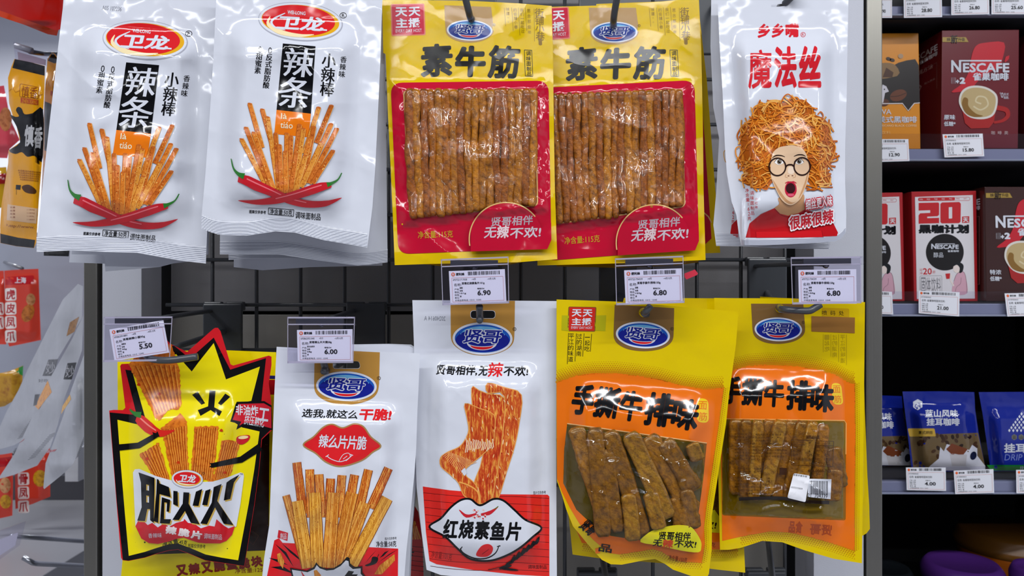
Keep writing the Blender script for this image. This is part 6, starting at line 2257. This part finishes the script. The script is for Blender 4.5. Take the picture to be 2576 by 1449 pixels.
GK = 'amber and black sachets at the left'
k1 = lean('amber sachet with a black splash, frontmost, below the clear holder at left', 'snack bag', [cK(*p) for p in ((80, 325), (165, 342), (248, 364), (246, 500), (238, 620), (236, 850), (215, 1100), (200, 1340), (188, 1370), (90, 1360), (2, 1342), (0, 1250), (8, 1130), (45, 900), (47, 830), (112, 785), (92, 700), (70, 640), (50, 570), (44, 430), (62, 370))], .93, (-.45, -1, 0), AMB, 111, group=GK)
a = Art(cK)
a.poly([(82, 326), (165, 343), (247, 365), (246, 418), (150, 395), (68, 375)], KBL, 1)
a.poly([(2, 1290), (100, 1312), (194, 1325), (187, 1369), (90, 1359), (3, 1341)], KBL, 1)
a.poly(sm([(55, 635), (85, 645), (105, 640), (88, 610), (100, 590), (120, 600), (135, 630), (180, 625), (238, 605), (236, 870), (215, 885), (190, 860), (150, 865), (120, 840), (85, 850), (50, 830), (110, 786), (92, 700)], 3), KBL, 1.2)
a.text('慎', 135, 690, 188, 810, mat('B8B8BC'), 1.6, .03, 4).text('香', 190, 700, 234, 820, mat('B8B8BC'), 1.6, .03, 4)
DKA = mat('8A3A10')
q = rrect([(110, 462), (214, 482), (212, 545), (108, 535)], 10)
a.ring(q, 2.4, DKA, 1.2)
a.text('慎香', 118, 478, 206, 540, DKA, 1.4, .0, 6)
a.poly([(114, 540), (212, 552), (211, 580), (114, 568)], mat('B03A18'), 1.4)
a.text('ZHEN XIANG', 120, 550, 206, 572, AMB, 1.8, 0, 6)
a.line([(48, 505), (70, 485), (85, 510), (110, 500)], 2, DKA, 1.4).line([(212, 530), (235, 520)], 2, DKA, 1.4)
for k in range(5):
    a.text('本品精选优质原料秘制', 98 + 3 * k, 942 + 12 * k, 225 - 3 * k, 952 + 12 * k, DKA, 1.2, 0, 6)
a.poly([(88, 1020), (115, 1022), (112, 1048), (86, 1046)], KBL, 1.2).line([(90, 1048), (90, 1075)], 2, KBL, 1.2)
a.poly([(120, 1030), (160, 1020), (200, 1050), (190, 1070), (140, 1062)], mat('4A2A0A'), 1.2, smooth=3)
a.poly([(42, 1128), (208, 1152), (200, 1235), (36, 1215)], mat('D8B088'), 1.2)
for k in range(4):
    a.text('能量', 56, 1140 + k * 18, 84, 1150 + k * 18, DKA, 1.6).text('1180kJ', 150, 1155 + k * 18, 190, 1164 + k * 18, DKA, 1.6)
a.text('http://www.', 36, 1242, 190, 1262, DKA, 1.2, 0, 4)
a.put('printed_front', k1, k1.root, 'black splash print')
k2 = lean('amber sachet with black print tucked second behind the frontmost at the left edge', 'snack bag', [cK(*p) for p in ((290, 288), (306, 300), (322, 330), (330, 700), (300, 1000), (240, 1330), (215, 1330), (236, 900), (242, 600), (250, 470), (262, 325))], .97, (-.7, -1, 0), AMB, 112, group=GK)
a = Art(cK)
a.poly([(290, 289), (322, 330), (320, 345), (300, 350), (264, 335)], KBL, 1).poly([(248, 560), (275, 570), (310, 600), (320, 860), (245, 830), (244, 620)], KBL, 1)
a.line([(252, 470), (262, 445), (272, 475)], 2, DKA, 1)
a.poly([(280, 500), (290, 505), (285, 530), (278, 525)], mat('B03A18'), 1)
a.put('printed_front', k2, k2.root)
kb = lean('black foot of a sachet peeking out under the leftmost white sachet', 'snack bag', [cK(*p) for p in ((240, 1200), (400, 1200), (380, 1416), (242, 1412))], .95, (-.3, -1, 0), KBL, 113)
# clear holder on a hook, top left
hk = thing('display_hook', 'thin metal hook holding the amber sachets at the left edge', 'hook', at(70, 135, .95))
MB().tube([at(75, 130, .93), at(110, 136, .97), at(260, 138, 1.05)], .003, mat('9A9CA4', 'metal'), 10).build('prong', hk, smooth=True)
MB().tube([at(40, 115, .92), at(80, 128, .92)], .004, mat('9A9CA4', 'card'), 10).build('tag_bar', hk, smooth=True)
th = thing('price_tag', 'clear price holder seen from its back above the amber sachets', 'price tag', at(75, 140, .92))
c = [at(*p, .915) for p in ((34, 105), (117, 136), (117, 166), (38, 150))]
MB().hexa(c + [v + Vector((.0, .002, 0)) for v in c], CLEAR).build('clear_sleeve', th)
c = [at(*p, .919) for p in ((44, 130), (115, 150), (114, 164), (46, 150))]
MB().hexa(c + [v + Vector((.0, .0005, 0)) for v in c], mat('A09098', 'paper')).build('label_card', th)
# red bag top left
rt = lean('glossy red bag at the top left corner above the amber sachets', 'snack bag', [(-60, -60), (170, -60), (165, 0), (159, 40), (156, 62), (153, 74), (140, 76), (60, 48), (-60, 5)], .88, (-.2, -1, -.3), mat('B81408'), 121, T=.004, amp=.003)
lean('orange bag edge showing under the glossy red bag at the top left corner', 'snack bag', [(-60, -60), (160, -40), (150, 66), (143, 90), (120, 86), (60, 62), (-60, 22)], .93, (-.2, -1, -.3), mat('E0420C'), 122, T=.004, amp=.003)
# slanted grey white bags
GG = 'long silvery bags hanging in a row at the left'
SIL = mat('A6A8B0', 'satin')
for i, (lab, pts, D) in enumerate((('long silvery slanted bag, leftmost of the three beyond the left steel post', ((335, 195), (356, 205), (352, 340), (300, 430), (245, 520), (212, 610), (190, 660), (150, 760), (110, 858), (60, 888), (-20, 910), (-20, 850), (30, 740), (80, 650), (120, 560), (200, 400), (270, 262)), 1.32),
                                   ('long silvery slanted bag, middle of the three beyond the left steel post', ((358, 330), (352, 480), (310, 600), (275, 690), (248, 800), (216, 895), (160, 975), (60, 1015), (-10, 1034), (20, 990), (62, 925), (130, 785), (200, 625), (260, 520), (310, 430)), 1.17),
                                   ('long silvery slanted bag, rightmost of the three, against the left steel post', ((362, 495), (372, 600), (368, 840), (335, 925), (310, 975), (260, 1020), (190, 1076), (186, 1070), (196, 965), (235, 862), (272, 760), (302, 660), (335, 570)), 1.00))):
    b = lean(lab, 'snack bag', [c4(*p) for p in pts], D, (-.8, -1, 0), SIL, 130 + i, T=.007, group=GG, name='long_snack_bag', amp=.002)
    a = Art(c4)
    if i == 0:
        a.poly([(208, 520), (250, 518), (228, 590), (182, 590)], KBL, 1).text('妙', 198, 530, 236, 582, mat('9A9AA0'), 1.4, 0, 5)
        a.text('好吃', 165, 603, 208, 618, mat('5A5A60'), 1, 0, 0)
        a.poly([(300, 360), (340, 335), (320, 400), (285, 420)], mat('9A6A30', 'food', '6A4418', 200), 1)
        tx = [(75, 860), (140, 765), (150, 745)]
    elif i == 1:
        a.poly([(290, 535), (328, 532), (308, 605), (272, 605)], KBL, 1).text('妙', 282, 545, 318, 597, mat('9A9AA0'), 1.4, 0, 5)
        a.poly([(205, 610), (222, 660), (190, 700), (165, 735), (150, 720), (175, 670)], mat('D8901C', 'food', 'A86010', 200), 1)
        a.poly([(150, 670), (172, 668), (158, 715), (142, 720)], KBL, 1)
        a.poly([(80, 880), (106, 858), (100, 868)], mat('A01820'), 1)
        tx = [(120, 950), (210, 845), (222, 825)]
    else:
        a.poly([(300, 670), (305, 690), (285, 720), (262, 755), (268, 720)], mat('D8A01C', 'food', 'B07010', 200), 1)
        a.poly([(205, 910), (245, 904), (235, 914), (200, 922)], mat('A01820'), 1)
        tx = [(325, 945), (360, 850), (362, 820)]
    p0, p1 = np.array(tx[0], float), np.array(tx[1], float)
    for k in range(14):
        q = p0 + (p1 - p0) * k / 13
        a.line([tuple(q), (q[0] + (34 if i < 2 else 14), q[1] - 14)], 3, mat('7A7C84'), 1)
    a.put('printed_lettering', b, b.root)
# red chicken feet sachets far behind
GRC = 'red chicken feet sachets on the side rack'
RCH = mat('D8402E')
for i, (lab, pts, D, words_, seed) in enumerate((('red chicken feet sachet hanging left of the long silvery bags', ((18, 138), (90, 133), (165, 130), (170, 280), (176, 436), (110, 450), (40, 464), (30, 440), (24, 300)), 1.70, '虎皮凤爪', 141),
                                                 ('red sachet cut by the left edge beside the upper chicken feet sachet', ((-60, 140), (16, 138), (24, 300), (31, 432), (26, 455), (-60, 452)), 1.74, '凤爪', 142),
                                                 ('red sachet low at the left edge under the long silvery bags', ((-60, 935), (20, 926), (52, 920), (56, 1050), (53, 1190), (-60, 1215)), 1.66, '', 143),
                                                 ('red bone-and-feet sachet half hidden under the long silvery bags', ((64, 1000), (140, 960), (214, 900), (216, 1108), (140, 1140), (66, 1162)), 1.70, '骨凤爪', 144))):
    b = lean(lab, 'snack bag', [c4(*p) for p in pts], D, (-.1, -1, 0), RCH, seed, T=.006, group=GRC, name='chicken_feet_sachet')
    a = Art(c4)
    x0 = {0: 45, 1: -8, 2: 0, 3: 100}[i]
    y0 = {0: 238, 1: 300, 2: 0, 3: 1030}[i]
    if i == 0:
        a.poly(rrect([(24, 165), (145, 158), (146, 195), (24, 200)], 6), mat('B81820'), 1).text('上海', 64, 166, 112, 192, WHITE, 1.4, .02)
        a.poly(ell(132, 262, 20, 26, 0, 20), mat('C88A5A', 'food', '9A5A30', 120), 1).poly(ell(120, 320, 26, 40, 20, 20), mat('C8742A', 'food', '8A4414', 120), 1)
    if i == 2:
        a.poly(ell(22, 1060, 24, 34, 0, 20), mat('D8A070', 'food', 'B0683A', 120), 1).poly(ell(24, 1130, 24, 30, 0, 20), mat('D8A01C', 'food', 'A06010', 120), 1)
        a.poly([(-60, 950), (50, 936), (50, 975), (-60, 990)], mat('A81018'), 1)
    if i == 3:
        a.poly(ell(172, 1030, 30, 36, 0, 20), mat('D8A01C', 'food', 'A06010', 120), 1)
    for k, ch in enumerate(words_):
        a.poly(rrect([(x0 - 24, y0 - 24 + k * 60), (x0 + 24, y0 - 26 + k * 60), (x0 + 26, y0 + 28 + k * 60), (x0 - 22, y0 + 30 + k * 60)], 10), mat('F0E4E0'), 1.2)
        a.text(ch, x0 - 19, y0 - 20 + k * 60, x0 + 20, y0 + 24 + k * 60, mat('B01820'), 1.8, .03)
    if a.items:
        a.put('printed_front', b, b.root)
b = lean('pink-red sachet at the left edge beside the amber sachet', 'snack bag', [(-60, 225), (10, 215), (26, 300), (50, 352), (24, 375), (18, 398), (-60, 395)], 1.5, (-.2, -1, 0), mat('D84A58'), 145, group=None)
Art().poly(ell(14, 300, 16, 30, 0, 20), mat('C87A4A', 'food', '8A3A20', 100), 1).put('picture', b, b.root)
b = lean('yellow and white sachet at the left edge below the pink-red one', 'snack bag', [(-60, 425), (16, 420), (20, 470), (12, 520), (-60, 540)], 1.6, (-.2, -1, 0), mat('E0B020'), 146)
Art().poly([(-60, 440), (18, 436), (18, 462), (-60, 466)], mat('C02828'), 1).put('picture', b, b.root)
b = lean('green and yellow sachet at the left edge left of the long silvery bags', 'snack bag', [c4(*p) for p in ((-60, 590), (40, 570), (100, 545), (96, 620), (70, 690), (20, 720), (-60, 735))], 1.6, (-.2, -1, 0), mat('C8942A', 'food', '9A5A18', 60), 147)
Art(c4).poly([(60, 565), (100, 546), (98, 590), (72, 575)], mat('2E8A3A'), 1).put('green_corner', b, b.root)
# bare hooks and holder at the lower left
for lab, pts in (('straight bare metal hook at the lower left below the long silvery bags', ((45, 1278, 1.30), (200, 1288, 1.36), (390, 1302, 1.44))), ('bare metal hook with a bent tip lowest at the lower left', ((100, 1370, 1.22), (140, 1392, 1.22), (160, 1396, 1.24), (390, 1408, 1.36)))):
    hk = thing('display_hook', lab, 'hook', at(c4(pts[0][0], 0)[0], c4(0, pts[0][1])[1], pts[0][2]))
    MB().tube([at(*c4(p[0], p[1]), p[2]) for p in pts], .0042, mat('A4A6AE', 'metal'), 10).build('prong', hk, smooth=True)
th = thing('price_tag', 'clear price holder on the bare hook at the lower left corner', 'price tag', at(*c4(40, 1300), 1.29))
c = [at(*c4(*p), 1.285) for p in ((-60, 1275), (108, 1215), (82, 1318), (-60, 1420))]
MB().hexa(c + [v + Vector((.0, .002, 0)) for v in c], CLEAR).build('clear_sleeve', th)
c = [at(*c4(*p), 1.289) for p in ((-60, 1315), (78, 1262), (66, 1318), (-60, 1400))]
MB().hexa(c + [v + Vector((.0, .0006, 0)) for v in c], mat('D8D8E2', 'paper')).build('label_card', th)
for lab, p0, p1 in (('short grey hook carrying the red chicken feet sachets', (95, 128, 1.70), (20, 102, 1.97)), ('short grey hook carrying the low red sachets', (60, 925, 1.66), (70, 905, 1.97))):
    hk = thing('display_hook', lab, 'hook', at(*c4(p0[0], p0[1]), p0[2]))
    MB().tube([at(*c4(p0[0], p0[1]), p0[2]), at(*c4(p1[0], p1[1]), p1[2])], .004, mat('6A6C74', 'card'), 8).build('prong', hk, smooth=True)
